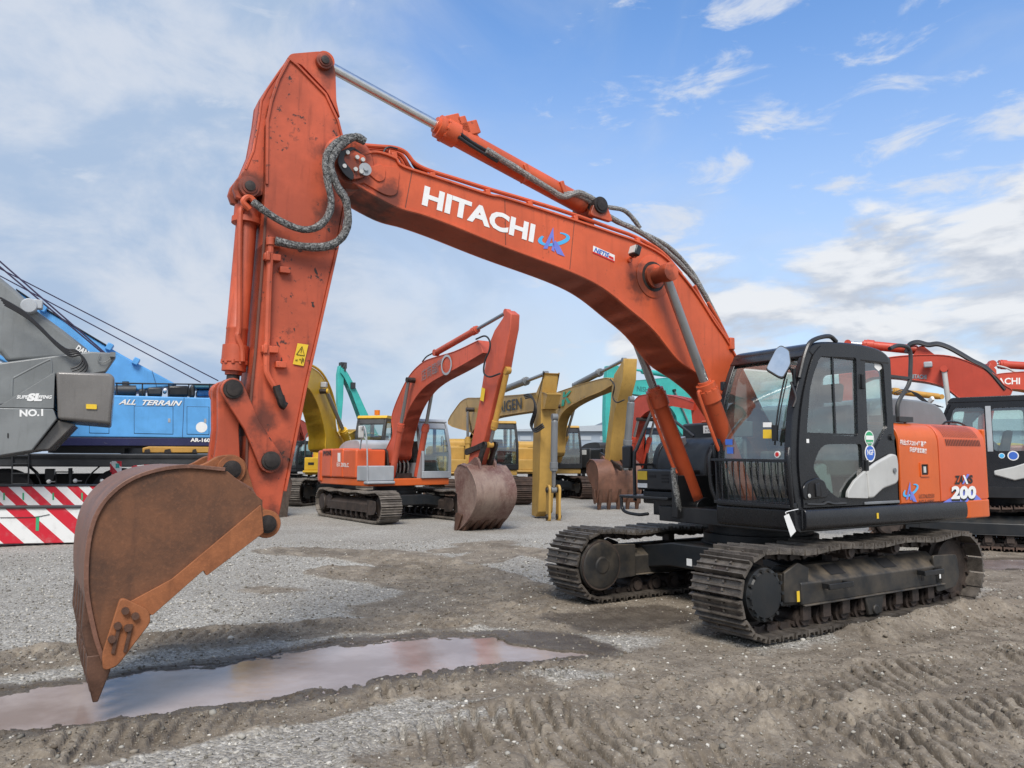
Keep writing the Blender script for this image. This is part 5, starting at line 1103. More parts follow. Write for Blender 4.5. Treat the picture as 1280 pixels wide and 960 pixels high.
crawler(YK, -1.195, -1, True, detail=0); crawler(YK, 1.195, 1, True, detail=0); car_body(YK, M['underd']); bg_upper(YK, M['yellow'], M['black'], M['glassd'], hood=M['yellow'], cab=False)
bm_ = bg_boom(YK, [(1088, 500), (1110, 499), (1140, 502), (1165, 510), (1185, 522), (1192, 540)], [(1088, 510), (1110, 509), (1140, 512), (1160, 522), (1172, 537), (1180, 557)], M['ochre'], .24, .24)
tp, pb = YK.inv(1108, 488, 0), YK.inv(1176, 496, 0); ram(YK, 'arm_cylinder', (pb[0], 0, pb[1]), (tp[0], 0, tp[1]), .9, .11, .06, M['ochre'])
d = MB(); d.box(YK.p3(1164, 500, .9), (.1, .26, .16), Matrix.Rotation(R(30), 3, 'X')); YK.add(d, 'mirror', M['paper'], bevel=.03)
for k in range(4):
    d = MB(); d.tube([YK.p3(a+k*3, b+k, .3) for a, b in ((1118, 491), (1128, 487), (1138, 489), (1150, 499), (1160, 504), (1170, 506))], .02, 6); YK.add(d, 'hose', M['hose'])
hd = 250; RD = Rig('excavator', 'small red excavator far away, glimpsed between the front arm and the yellow machine', 'excavator', YG, (-14.2, 49), hd)
crawler(RD, -1.195, -1, False, detail=0); crawler(RD, 1.195, 1, False, detail=0); car_body(RD, M['underd']); bg_upper(RD, M['red'], M['black'], M['glassd'])
bm_ = bg_boom(RD, [(352, 528), (362, 526), (374, 524), (383, 530), (386, 545)], [(352, 536), (362, 535), (372, 536), (378, 545), (380, 555)], M['red'], .25, .25)
# ================================================================= cranes, striped boards, far sheds
class Spot:
    def __init__(s, name, label, cat, loc, group=None, yaw=0.0):
        s.o = Vector((loc[0], loc[1], 0)); s.root = empty(name, s.o, R(yaw)); tag(s.root, label, cat, group)
        s.u = Vector((math.cos(R(yaw)), math.sin(R(yaw)), 0)); s.n = Vector((-math.sin(R(yaw)), math.cos(R(yaw)), 0)); s.oy = s.o.dot(s.n)
    def p(s, px, py, Y):
        r = Vector(ray(px, py)); q = r*(Y/r.dot(s.n)); q.z += EYE; v = q-s.o
        return Vector((v.dot(s.u), v.dot(s.n), v.z))
    def xz(s, pts, Y): return [(q.x, q.z) for q in (s.p(a, b, Y) for a, b in pts)]
    def slab(s, pts, Y, t, name, mat, parent=None, rnd=0, **k):
        d = MB(); P = s.xz(pts, Y); P = rounded(P, rnd, 4) if rnd else P
        d.prism(P, Y-s.oy, Y-s.oy+t); return d.build(name, mat, parent or s.root, **k)
    def text(s, mb, t, ll, lr, ul, Y, **k):
        a, b, c = s.p(*ll, Y), s.p(*lr, Y), s.p(*ul, Y); return text_on(mb, t, a, b-a, c-a, **k)
G = Spot('crane', 'grey crane at the left edge with a white number on its side panel', 'crane', (-11.5, 17.5), yaw=27)
Y = 18.4
o = G.slab([(70, 464), (138, 466.5), (143.5, 472), (138.5, 530), (72, 524)], Y, 2.4, 'counterweight', M['cgrey2'], bevel=.09, seg=4)
G.slab([(107.5, 511), (121, 511.5), (121, 505.5), (107.5, 505)], Y-.03, .028, 'reflector', M['yellowdecal'], o, rnd=.02)
body = G.slab([(-60, 507.5), (-6, 507.8), (2, 506), (68.5, 465), (67, 510.3), (-60, 508)], Y+.02, 2.3, 'tail_panel', M['cgrey'], bevel=.02)
low = G.slab([(-60, 508.5), (66.5, 511), (71, 523.5), (40, 563), (0, 569.5), (-60, 577)], Y+.0, 2.3, 'lower_panel', M['cgrey'], bevel=.02)
G.slab([(73, 525), (93, 530), (61, 562), (42, 563)], Y+.2, 2.0, 'under_panel', M['cgrey2'], bevel=.02)
d = MB(); G.text(d, 'NO.1', (24.5, 521), (54, 520), (24.5, 512), Y-.006, bold=.04); d.build('lettering', M['white'], low)
d = MB(); G.text(d, 'SUPER LUFFING', (20.5, 498.5), (64, 498.5), (22, 494), Y+.012, bold=.04); G.text(d, 'SL', (33, 501.5), (52, 501.5), (34, 491.5), Y+.008, bold=.06, slant=.1); d.build('lettering', M['paper'], body)
d = MB(); G.text(d, '8', (9, 548), (11, 548), (9, 541), Y-.006, bold=.08); d.build('vent_slots', M['seam'], low)
fr = G.slab([(-60, 460), (0, 453.5), (80, 443), (114, 439.5), (143, 441), (145, 446), (132, 465), (108, 469), (66, 472), (66, 500), (-60, 512)], Y+.6, .3, 'mast_foot', M['cgrey'], bevel=.03)
d = MB(); L = [G.p(a, b, Y+.3) for a, b in ((15, 495), (16, 474), (20, 471), (58, 451.5), (64, 452), (64.5, 470))]; d.tube(L, .022, 8, 4); d.build('handrail', M['cgrey'], G.root)
bo = G.slab([(-90, 268), (0, 346), (21, 363), (46, 388), (80, 413), (112, 438), (104, 446), (70, 449), (9, 453), (0, 441), (-90, 378)], Y+1.0, 1.5, 'boom', M['cgrey'], bevel=.22, seg=5)
d = MB(); d.mat(0)
c = G.p(38, 383, Y+.9); d.cyl(c+Vector((-.02, .1, 0)), c+Vector((-.02, -.12, 0)), .16, n=20); d.box(c+Vector((.12, 0, .05)), (.22, .2, .2)); d.build('winch_drum', M['greyp'], bo, bevel=.02)
for k in range(4):
    d = MB(); d.tube([G.p(a+k*2, b+k*3, Y+.45) for a, b in ((0, 372), (18, 382), (33, 392), (52, 410), (66, 424), (82, 436), (95, 438-k), (103, 448), (98, 457), (88, 461))], .022, 7); d.build('hose', M['hose'], bo)
d = MB(); G.text(d, 'DAN', (94, 437), (108, 445), (98, 431), Y+.97, bold=.04); d.build('lettering', M['paper'], bo)
for (a, b), (a2, b2) in (((-40, 292), (131, 441)), ((-40, 300), (128, 441))):
    d = MB(); d.tube([G.p(a, b, Y+1.4), G.p(a2, b2, Y+.75)], .018, 6, 1); d.build('cable', M['cable'], G.root)
d = MB(); q = G.p(141, 444, Y+.5); d.box(q, (.10, .3, .10)); d.tube([G.p(125, 442, Y+.55), G.p(122, 450, Y+.55), G.p(130, 453, Y+.55), G.p(141, 446, Y+.55)], .01, 6); d.build('bracket', M['cgrey'], fr)
# its carrier, off to the left of the frame
d = MB(); d.bounds(-10, -2.2, -.4, 2.3, .95, 1.42); car = d.build('carrier_deck', M['black'], G.root, bevel=.03)
for x in (-9, -6.5, -3.2):
    d = MB(); d.lathe((x, -.35, .68), (x, .1, .68), [(0, .0), (0, .3), (.05, .36), (.05, .62), (.1, .68), (.35, .68), (.45, .6)], 28); d.build('wheel', M['tyre'], car)
# a ladder on the carrier
Bc = Spot('crane', 'light blue crane with white lettering and cables, behind the grey crane', 'crane', (-10, 21.5), yaw=25)
Y = 23.4
bd = Bc.slab([(60, 491), (143, 494), (267, 497.5), (305, 498), (305, 548), (60, 546)], Y, 2.2, 'engine_housing', M['blue'], bevel=.03)
Bc.slab([(60, 546.5), (305, 548.5), (305, 557.5), (60, 557)], Y+.01, 2.2, 'lower_band', M['navy'], bevel=.01)
for a in ([(168, 508), (216, 508.5), (216, 542.5), (168, 541.5)], [(234, 508.5), (261, 509), (261, 543), (234, 542.5)], [(112, 532), (136, 532), (136, 541.5), (112, 541)]):
    dr = Bc.slab(a, Y-.012, .012, 'service_door', M['blue'], bd, rnd=.02, bevel=.004)
    x1 = a[1][0]; ym = (a[1][1]+a[2][1])/2
    Bc.slab([(a[0][0]-.5, a[0][1]-.5), (a[1][0]+.5, a[1][1]-.5), (a[2][0]+.5, a[2][1]+.5), (a[3][0]-.5, a[3][1]+.5)], Y-.004, .003, 'door_gap', M['seam'], bd)
    if a[0][0] > 120: Bc.slab([(x1-6, ym-2.5), (x1-3, ym-2.5), (x1-3, ym+2.5), (x1-6, ym+2.5)], Y-.02, .008, 'door_latch', M['greyp'], dr)
c = Bc.p(252, 534, Y-.016); d = MB(); d.cyl(c, c+Vector((0, .003, 0)), .15, n=24); d.build('sticker', M['paper'], bd)
d = MB(); d.bounds(Bc.p(230, 500, Y).x-.006, Bc.p(230, 500, Y).x+.006, Y-Bc.oy-.004, Y-Bc.oy-.001, Bc.p(230, 547, Y).z, Bc.p(230, 497, Y).z); d.build('panel_seam', M['navy'], bd)
d = MB(); Bc.text(d, 'ALL', (148, 505.5), (169, 506), (149.5, 499), Y-.006, bold=.03, slant=.12); Bc.text(d, 'TERRAIN', (175, 506.2), (224, 507.3), (176, 499.7), Y-.006, bold=.03, slant=.06)
d.build('lettering', M['white'], bd)
d = MB(); Bc.text(d, 'ALL', (148.5, 506.1), (169.5, 506.6), (150, 499.6), Y-.003, bold=.03, slant=.12); Bc.text(d, 'TERRAIN', (175.5, 506.8), (224.5, 507.9), (176.5, 500.3), Y-.003, bold=.03, slant=.06); d.build('lettering', M['navy'], bd)
d = MB(); Bc.text(d, 'AR-1600', (238, 552.3), (266.5, 552.8), (238, 547.3), Y-.003, bold=.04); d.build('lettering', M['white'], bd)
bo = Bc.slab([(-60, 318), (20, 362), (51, 383), (137, 434.5), (170, 453), (222, 481), (190, 486), (140, 492), (60, 480), (-60, 420)], Y+.7, 1.3, 'boom', M['blue'], bevel=.05, seg=3)
Bc.slab([(20, 360.5), (51, 381.5), (137, 433), (137, 434.3), (51, 383), (20, 362)], Y+.65, 1.4, 'boom_edge', M['blackink'], bo)
for p in ((137, 434), (170, 452), (55, 386)):
    d = MB(); d.box(Bc.p(*p, Y+.7), (.16, .3, .2), Matrix.Rotation(R(25), 3, 'Y')); d.build('rope_guide', M['blue'], bo, bevel=.02)
d = MB(); d.bar(Bc.p(190, 463, Y+.69), Bc.p(196, 484, Y+.69), .02, .01); d.build('panel_seam', M['navy'], bo)
for (a, b), (a2, b2) in (((-60, 305), (273, 476)), ((-60, 313), (251, 478))):
    d = MB(); d.tube([Bc.p(a, b, Y+.5), Bc.p(a2, b2, Y+.5)], .016, 6, 1); d.build('cable', M['cable'], Bc.root)
# machinery on the roof
for a, b, t, bt, m, nm in ((144, 170, 482, 493, 'black', 'exhaust_silencer'), (173, 182, 486, 494, 'dgrey', 'winch'), (184, 203, 484, 494, 'dgrey', 'winch'), (204, 209, 485, 490, 'paper', 'plate'), (210, 236, 482, 495, 'black', 'radiator'), (246, 265, 487, 495, 'blue', 'oil_cooler'), (238, 244, 481, 496, 'dgrey', 'valve_block')):
    Bc.slab([(a, bt), (b, bt), (b, t), (a, t)], Y+.3+random.random()*.3, .8, nm, M[m], bevel=.05)
d = MB(); q0, q1 = Bc.p(144, 490, Y+.6), Bc.p(170, 490, Y+.6); d.cyl(q0+Vector((0, 0, .05)), q1+Vector((0, 0, .05)), .14, n=16); d.cyl(Bc.p(157, 484, Y+.6), Bc.p(157, 477, Y+.6), .09, n=14); d.build('exhaust_pipe', M['dgrey'], Bc.root)
Bc.slab([(242, 480), (290, 481), (290, 485), (244, 484.5)], Y+.1, 1.2, 'roof_cover', paint('blue_grey_paint', (.05, .16, .22)), bevel=.02)
d = MB()
L0 = [(144, 479), (244, 481)]
d.tube([Bc.p(144, 479, Y+.1), Bc.p(300, 481, Y+.1)], .022, 8, 1)
for x in (146, 178, 211, 236, 262): d.tube([Bc.p(x, 479.5, Y+.1), Bc.p(x, 496, Y+.1)], .018, 6, 1)
d.build('handrail', M['black'], Bc.root)
# carrier: deck beams, wheels, guards
ca = Bc.slab([(-80, 566.5), (310, 567.5), (310, 584), (-80, 583)], Y-.5, 2.9, 'carrier_deck', M['dgrey'], bevel=.03)
Bc.slab([(-80, 569.5), (310, 570.5), (310, 573), (-80, 572)], Y-.53, .03, 'deck_rail', M['black'], ca)
Bc.slab([(178, 560), (186, 558), (263, 558.5), (263, 566), (178, 566)], Y-.2, .5, 'outrigger_beam', M['ochre'], bevel=.02)
for a, b in ((180, 188), (205, 214), (240, 246)): Bc.slab([(a, 566), (b, 566), (b-1, 561), (a+1, 562)], Y-.25, .05, 'outrigger_lock', M['pin'])
Bc.slab([(60, 557.5), (305, 558), (305, 566.8), (60, 566)], Y+.35, 1.4, 'gap_shade_box', M['black'])  # black box added to stand for the shade between housing and deck
d = MB(); d.lathe(Bc.p(200, 561, Y+.8), Bc.p(200, 561, Y+.8)+Vector((0, 0, -.3)), [(0, 1.0), (.3, 1.0)], 28); d.build('slewing_ring', M['black'], Bc.root)
for px in (6, 150, 215, 280, -70):
    c = Bc.p(px, 611, Y); d = MB(); d.lathe(c+Vector((0, -.2, 0)), c+Vector((0, .3, 0)), [(0, .0), (0, .18), (.03, .2), (.12, .36), (.06, .42), (.0, .62), (.05, .72), (.3, .72), (.5, .6)], 30)
    w = d.build('wheel', M['tyre'], ca); w.location.z = .75-c.z
    d = MB(); gdr = [(c.x+.86*math.cos(math.pi*k/14), c.z+.08+.86*math.sin(math.pi*k/14)) for k in range(15)]; d.ribbon(gdr, c.y-.28, c.y+.3, .02); g_ = d.build('mudguard', M['dgrey'], ca); g_.location.z = .75-c.z
d = MB()
for px in (15.5, 36): d.tube([Bc.p(px, 565, Y-.55), Bc.p(px-.5, 607, Y-.55)], .02, 6, 1)
for y in (570, 580, 592, 605): d.tube([Bc.p(15.5, y, Y-.55), Bc.p(36, y, Y-.55)], .02, 6, 1)
d.build('ladder', M['dgrey'], ca)
Bc.slab([(56, 586), (68, 586), (67.5, 600), (62, 603), (55.5, 600)], Y-.2, .3, 'battery_box', M['black'], ca, bevel=.02)
for p in ((94, 601), (127.5, 601), (61, 602)):
    d = MB(); d.sphere(Bc.p(*p, Y-.3), .055, 12, 8); d.tube([Bc.p(*p, Y-.3), Bc.p(p[0]+8, p[1], Y-.1)], .015, 6, 1); d.build('marker_lamp', M['paper'], ca)
d = MB(); d.tube([Bc.p(70, 605, Y-.1), Bc.p(70, 590, Y-.1), Bc.p(92, 590, Y-.1)], .02, 6, 1); d.tube([Bc.p(88, 585, Y-.1), Bc.p(88, 605, Y-.1)], .05, 6, 1); d.tube([Bc.p(70, 605, Y-.1), Bc.p(110, 605, Y-.1)], .02, 6, 1); d.build('chassis_bracket', M['dgrey'], ca)
d = MB(); q0 = Bc.p(-80, 590, Y); q1 = Bc.p(300, 590, Y); d.bounds(q0.x, q1.x, q0.y+.2, q0.y+2.0, .30, 1.3); d.build('chassis_shade', M['seam'], ca)  # chassis box, deepened and near black to stand for the shade under the deck

def stripes(name, px, kz, off, flip=1):
    g = NT(name); co = g.n('TexCoord').outputs['Object']; s = g.n('SeparateXYZ', ins={0: co})
    v = g.math('FRACT', g.math('ADD', g.math('DIVIDE', g.math('ADD', s.outputs[0], g.math('MULTIPLY', s.outputs[2], kz)), px), off))
    st = g.math('GREATER_THAN', v, .5); n = g.noise(co, 5, 6, .65)
    col = g.mix(st, (.74, .74, .72), (.55, .012, .03)); col = g.mix(g.math('MULTIPLY', g.step(n, .5, .75), .35), col, (.35, .33, .31))
    p = g.n('BsdfPrincipled', ins={'Base Color': col, 'Roughness': .42}); return g.out(p.outputs[0])
Yb = 17.9
SB = Spot('striped_beam', 'large red and white striped beam lying lowest beside the bucket', 'beam', (-9.5, 15.5), yaw=26)
m1 = stripes('coarse_warning_stripes', .66, 1.0, .12); m2 = stripes('fine_warning_stripes', .42, .95, .3)
o = SB.slab([(-120, 636), (112, 634.5), (112, 678), (0, 680), (-120, 682)], Yb, .35, 'beam_body', m1, bevel=.01)
SB.slab([(-120, 633.5), (112, 632.5), (112, 635.3), (-120, 636.8)], Yb-.03, .4, 'top_rail', M['dgrey'], bevel=.01)
SB.slab([(45, 646), (49, 646), (48.5, 663.5), (44.5, 663.5)], Yb-.006, .005, 'green_strip', M['greendecal'], o)
d = MB(); d.tube([SB.p(0, 647, Yb-.01), SB.p(40, 646.5, Yb-.01), SB.p(62, 643, Yb-.01)], .006, 5); d.build('wire', M['hose'], o)
Yc = 19.1
SC2 = Spot('striped_beam', 'slim red and white striped beam with green strips, standing above and behind the large one', 'beam', (-9.8, 16.5), yaw=26)
o = SC2.slab([(-120, 609), (130, 607.5), (130, 634), (-120, 640)], Yc, .3, 'beam_body', m2, bevel=.01)
for a in (5, 29, 66.5, 102.5): SC2.slab([(a-1, 616), (a+1, 616), (a+1, 625), (a-1, 625)], Yc-.006, .005, 'green_strip', M['greendecal'], o)
SC2.slab([(-120, 607), (130, 605.8), (130, 607.3), (-120, 608.9)], Yc-.02, .34, 'top_rail', M['dgrey'])
for a in (-100, 20, 122):
    q = SC2.p(a, 640, Yc+.15); d = MB(); d.bounds(q.x-.05, q.x+.05, q.y-.05, q.y+.05, 0, .7); d.build('support_leg', M['dgrey'], SC2.root)
m3 = stripes('marker_stripes', .34, .9, .2)
for pts, lab in (([(139.5, 576.5), (150.5, 576.5), (150.5, 596), (139.5, 598)], 'upright red and white striped marker board with a teal square, above the bucket back'), ([(166.5, 582), (186, 580.5), (186, 592), (166.5, 592)], 'short wide red and white marker board just above the bucket back')):
    Ym = 17.6; q = at((pts[0][0]+pts[1][0])/2, 600, Ym); s = Spot('marker_board', lab, 'marker board', (q[0], Ym), 'striped marker boards')
    o = s.slab(pts, Ym, .06, 'board', m3, bevel=.004); d = MB(); d.bounds(-.03, .03, .06, .12, 0, q[2]+.2); d.build('post', M['dgrey'], s.root)
    if pts[0][0] < 150: s.slab([(144.5, 579.5), (149, 579.5), (149, 585), (144.5, 585)], Ym-.004, .003, 'teal_patch', M['teal'], o)
    s.slab([(pts[0][0]-2, pts[0][1]+1), (pts[0][0]-.2, pts[0][1]+1), (pts[0][0]-.2, pts[2][1]-6), (pts[0][0]-2, pts[2][1]-6)], Ym, .25, 'side_flap', m3)
# far shed, lamp post, parked truck
W = Spot('warehouse', 'long pale grey warehouse far away between the excavator arms', 'warehouse', (25, 190))
W.slab([(640, 576), (1400, 576), (1400, 538), (640, 539)], 185, 30, 'wall', M['shedwall'])
d = MB(); P = W.xz([(640, 539), (640, 537), (757, 531), (757, 526), (1400, 523), (1400, 538)], 184); d.prism(P, -6, 26); d.build('roof', M['shedroof'], W.root)
for k in range(30): 
    a = 650+k*25; W.slab([(a, 545), (a+14, 545), (a+14, 550), (a, 550)], 184.9, .08, 'window', M['shedroof'])
LP = Spot('lamp_post', 'thin white pole standing left of the long teal boom', 'pole', (at(757.5, 560, 90)[0], 90))
d = MB(); d.cyl((0, 0, 0), (0, 0, at(757, 498, 90)[2]), .14, .09, n=10); d.build('pole', M['lgrey'], LP.root); d = MB(); d.box((.2, 0, at(757, 498, 90)[2]), (.9, .3, .2)); d.build('lamp_head', M['greyp'], LP.root, bevel=.03)
T_ = Spot('parked_truck', 'small white and red truck far behind, beside the tan cab', 'truck', (at(742, 560, 62)[0], 62))
d = MB(); d.bounds(-1.0, 1.0, -.9, 1.0, .7, 2.3); d.build('truck_cab', M['paper'], T_.root, bevel=.12, seg=3)
d = MB(); d.bounds(-.85, .85, -.915, -.905, 1.45, 2.1); d.build('windscreen', M['glassd'], T_.root)
d = MB(); d.bounds(-1.0, 1.0, 1.05, 5.0, .75, 1.5); d.build('cargo_bed', M['red'], T_.root, bevel=.03)
for x in (-.85, .85):
    for y in (0, 3.8): d = MB(); d.cyl((x-.12, y, .42), (x+.12, y, .42), .42, n=18); d.build('wheel', M['tyre'], T_.root)
for x in (-.7, .7): d = MB(); d.cyl((x, -.93, .95), (x, -.9, .95), .12, n=14); d.build('headlight', M['lens'], T_.root)
# ================================================================= the ground
def fade(t): return t*t*t*(t*(t*6-15)+10)
def vnoise(x, y, seed):
    xi = np.floor(x).astype(np.int64); yi = np.floor(y).astype(np.int64); xf = fade(x-xi); yf_ = fade(y-yi)
    def h(i, j):
        n = (i*374761393+j*668265263+seed*974711) & 0x7fffffff; n = ((n ^ (n >> 13))*1274126177) & 0x7fffffff; n = n ^ (n >> 16)
        return (n & 0xffff)/65535.0
    a, b, c, d = h(xi, yi), h(xi+1, yi), h(xi, yi+1), h(xi+1, yi+1)
    return (a*(1-xf)+b*xf)*(1-yf_)+(c*(1-xf)+d*xf)*yf_
def fbm(x, y, f, o, seed, g=.5):
    s = 0; a = 1; t = 0
    for k in range(o): s = s+a*(vnoise(x*f, y*f, seed+k*17)-.5); t += a; a *= g; f *= 2.03
    return s/t*2
def polydist(x, y, pts):
    """distance to a polyline, arc length of the nearest point, signed side"""
    best = np.full(x.shape, 1e9); arc = np.zeros(x.shape); sd = np.zeros(x.shape); acc = 0
    for (ax, ay), (bx, by) in zip(pts[:-1], pts[1:]):
        dx, dy = bx-ax, by-ay; L = math.hypot(dx, dy); t = np.clip(((x-ax)*dx+(y-ay)*dy)/L**2, 0, 1)
        qx, qy = ax+t*dx, ay+t*dy; d = np.hypot(x-qx, y-qy); m = d < best
        best = np.where(m, d, best); arc = np.where(m, acc+t*L, arc); sd = np.where(m, np.sign((x-ax)*dy-(y-ay)*dx), sd); acc += L
    return best, arc, sd
def inside(x, y, poly):
    r = np.zeros(x.shape, bool); n = len(poly)
    for i in range(n):
        (ax, ay), (bx, by) = poly[i], poly[(i+1) % n]
        c = ((ay > y) != (by > y)) & (x < (bx-ax)*(y-ay)/((by-ay) or 1e-9)+ax); r ^= c
    return r
def G2(pts): return [gnd(a, b) for a, b in pts]
def sm(p, n=6): return [(q.x, q.y) for q in catmull([Vector((a, b, 0)) for a, b in p], n)]
PUD = sm(G2([(-60, 872), (60, 858), (120, 850), (230, 832), (330, 820), (420, 805), (520, 796), (620, 792), (690, 795), (748, 812), (735, 820), (640, 830), (560, 840), (470, 851), (380, 869), (340, 878), (250, 886), (180, 893), (120, 902), (60, 912), (-60, 922)]), 3)
PUD2 = sm(G2([(700, 772), (760, 764), (830, 762), (850, 772), (800, 784), (730, 785)]), 3)
PUD3 = sm(G2([(1205, 700), (1290, 698), (1330, 706), (1260, 712), (1195, 708)]), 3)
RUTS = [ # centre line, half width, cleat pitch, cleat height, berm height
    (G2([(-80, 838), (60, 822), (200, 805), (330, 793), (450, 783), (560, 780)]), .28, .13, .075, .06),
    (G2([(60, 945), (200, 915), (330, 893), (440, 868), (560, 846), (680, 838), (800, 845)]), .28, .115, .085, .045),
    (G2([(360, 690), (430, 694), (520, 705), (590, 722), (640, 740), (760, 765)]), .55, .16, .052, .05),
    (G2([(430, 715), (520, 728), (600, 745), (700, 770)]), .5, .16, .052, .05),
    (G2([(520, 935), (640, 905), (760, 885), (900, 880), (1050, 900)]), .34, .13, .075, .05),
    (G2([(700, 960), (820, 915), (950, 880), (1100, 850), (1300, 820)]), .34, .13, .075, .05),
    (G2([(880, 985), (1000, 940), (1150, 905), (1330, 885)]), .34, .13, .075, .05),
    (G2([(1090, 985), (1200, 950), (1340, 930)]), .34, .13, .085, .05),
    (G2([(600, 700), (640, 690), (720, 690)]), .4, .19, .015, .02),
    (G2([(1100, 800), (1200, 780), (1330, 768)]), .3, .14, .035, .04),
    (G2([(560, 690), (630, 685), (700, 700)]), .3, .19, .015, .02)]
MUDA = [(sm(G2([(400, 688), (520, 690), (640, 720), (700, 745), (800, 790), (760, 800), (640, 785), (560, 778), (470, 778), (440, 755), (520, 738), (470, 715)]), 3), .25),
        (sm(G2([(560, 835), (640, 828), (760, 812), (860, 790), (900, 800), (1000, 812), (1260, 740), (1330, 730), (1400, 1000), (900, 1000), (560, 930), (640, 880), (440, 875)]), 3), .35),
        (sm(G2([(-80, 835), (100, 808), (300, 790), (520, 775), (560, 785), (400, 800), (200, 818), (60, 838), (-80, 858)]), 3), .18),
        (sm(G2([(-80, 940), (120, 905), (300, 882), (460, 852), (600, 840), (760, 815), (760, 850), (600, 880), (440, 885), (300, 915), (140, 950), (-80, 985)]), 3), .18),
        (sm(G2([(310, 735), (345, 731), (370, 737), (340, 742)]), 3), .3), (sm(G2([(560, 681), (640, 675), (660, 690), (600, 695)]), 3), .4), (sm(G2([(690, 740), (800, 735), (1000, 770), (900, 800), (780, 800)]), 3), .4),
        (sm(G2([(1140, 690), (1330, 680), (1330, 745), (1230, 745)]), 3), .5)]
GRAVA = [(sm(G2([(300, 935), (420, 908), (520, 895), (620, 890), (640, 898), (500, 925), (380, 960), (250, 975), (150, 960)]), 3), .2), (sm(G2([(620, 845), (700, 838), (760, 845), (700, 858)]), 3), .2)]
def areamask(x, y, polys):
    m = np.zeros(x.shape)
    for p, w in polys:
        d, _, _ = polydist(x, y, p+[p[0]]); s = np.where(inside(x, y, p), d, -d); m = np.maximum(m, np.clip(s/w*.5+.5, 0, 1))
    return m
def terrain(x, y):
    r = np.hypot(x, y); near = np.clip(1-(r-14)/30, 0, 1)
    wob = fbm(x, y, .9, 3, 5)*.25
    mud = areamask(x+wob, y+wob*.7, MUDA); gr = areamask(x+wob*.5, y, GRAVA)
    mud = np.clip(mud+.5*fbm(x, y, 1.1, 4, 61)-.12, 0, 1)*np.where(r < 40, 1, 0)
    h = .025*fbm(x, y, .35, 3, 1)*near+.010*fbm(x, y, 2.5, 4, 3)*near
    h += mud*near*(.017*fbm(x, y, 3.6, 5, 21, .62)+.018*fbm(x, y, 15, 3, 27, .65))+(1-mud)*near*.008*fbm(x, y, 22, 2, 33)
    for pts, hw, pitch, ch, bh in RUTS:
        pts = sm(pts, 4) if len(pts) > 2 else pts
        d, arc, sd = polydist(x+wob*.12, y+wob*.12, pts)
        ins = np.clip((hw-d)/.06, 0, 1); edge = np.exp(-((d-hw-.05)/.09)**2)
        br = np.clip(fbm(x, y, 1.3, 3, 77)*1.2+.85, .25, 1)
        cl = np.abs(((arc+d*sd*.45+.02*fbm(x, y, 5, 2, 9))/pitch) % 1-.5)*2
        cl = np.clip((cl-.22)*3.2, 0, 1)*np.clip(1.0+.9*fbm(x, y, 2.6, 3, 13), .35, 1.15)
        h += (ins*(ch*cl*.8-.030)*br+edge*bh*(.6+.8*fbm(x, y, 3.1, 4, 41, .6)))*near
        mud = np.maximum(mud, np.clip((hw+.16-d)/.12, 0, 1)*(.45+.55*br)*np.where(r < 40, 1, 0))
    mud = mud*(1-gr*.85)
    # the tracks of the front machine press into the mud and push it up beside them
    for yc, o in ((1.195, 1), (-1.195, -1)):
        F, L, C0 = E1.F, E1.L, E1.C; u = (x-C0[0])*F[0]+(y-C0[1])*F[1]; v = (x-C0[0])*L[0]+(y-C0[1])*L[1]-yc
        along = np.clip((2.25-np.abs(u+.1))/.25, 0, 1); under = along*np.clip((.36-np.abs(v))/.05, 0, 1)
        h = h*(1-under)-.012*under
        berm = np.exp(-((v*o-.50)/.17)**2)*np.clip((2.0-np.abs(u+.85))/1.0, 0, 1)
        if o == 1: h += berm*(.125+.06*fbm(x, y, 3, 4, 55, .6)); mud = np.maximum(mud, berm)
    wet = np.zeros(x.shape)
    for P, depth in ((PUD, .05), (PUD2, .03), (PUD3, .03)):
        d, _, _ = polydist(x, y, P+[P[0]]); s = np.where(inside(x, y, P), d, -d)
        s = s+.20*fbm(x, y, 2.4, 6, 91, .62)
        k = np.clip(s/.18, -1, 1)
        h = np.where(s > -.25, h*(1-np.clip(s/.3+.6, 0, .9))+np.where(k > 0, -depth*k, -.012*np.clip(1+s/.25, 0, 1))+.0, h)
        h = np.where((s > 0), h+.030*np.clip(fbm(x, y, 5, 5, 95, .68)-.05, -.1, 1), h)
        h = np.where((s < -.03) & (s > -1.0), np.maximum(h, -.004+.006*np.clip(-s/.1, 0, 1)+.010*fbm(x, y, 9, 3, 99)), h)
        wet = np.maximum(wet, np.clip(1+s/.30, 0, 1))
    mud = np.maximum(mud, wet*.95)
    return h, mud, wet
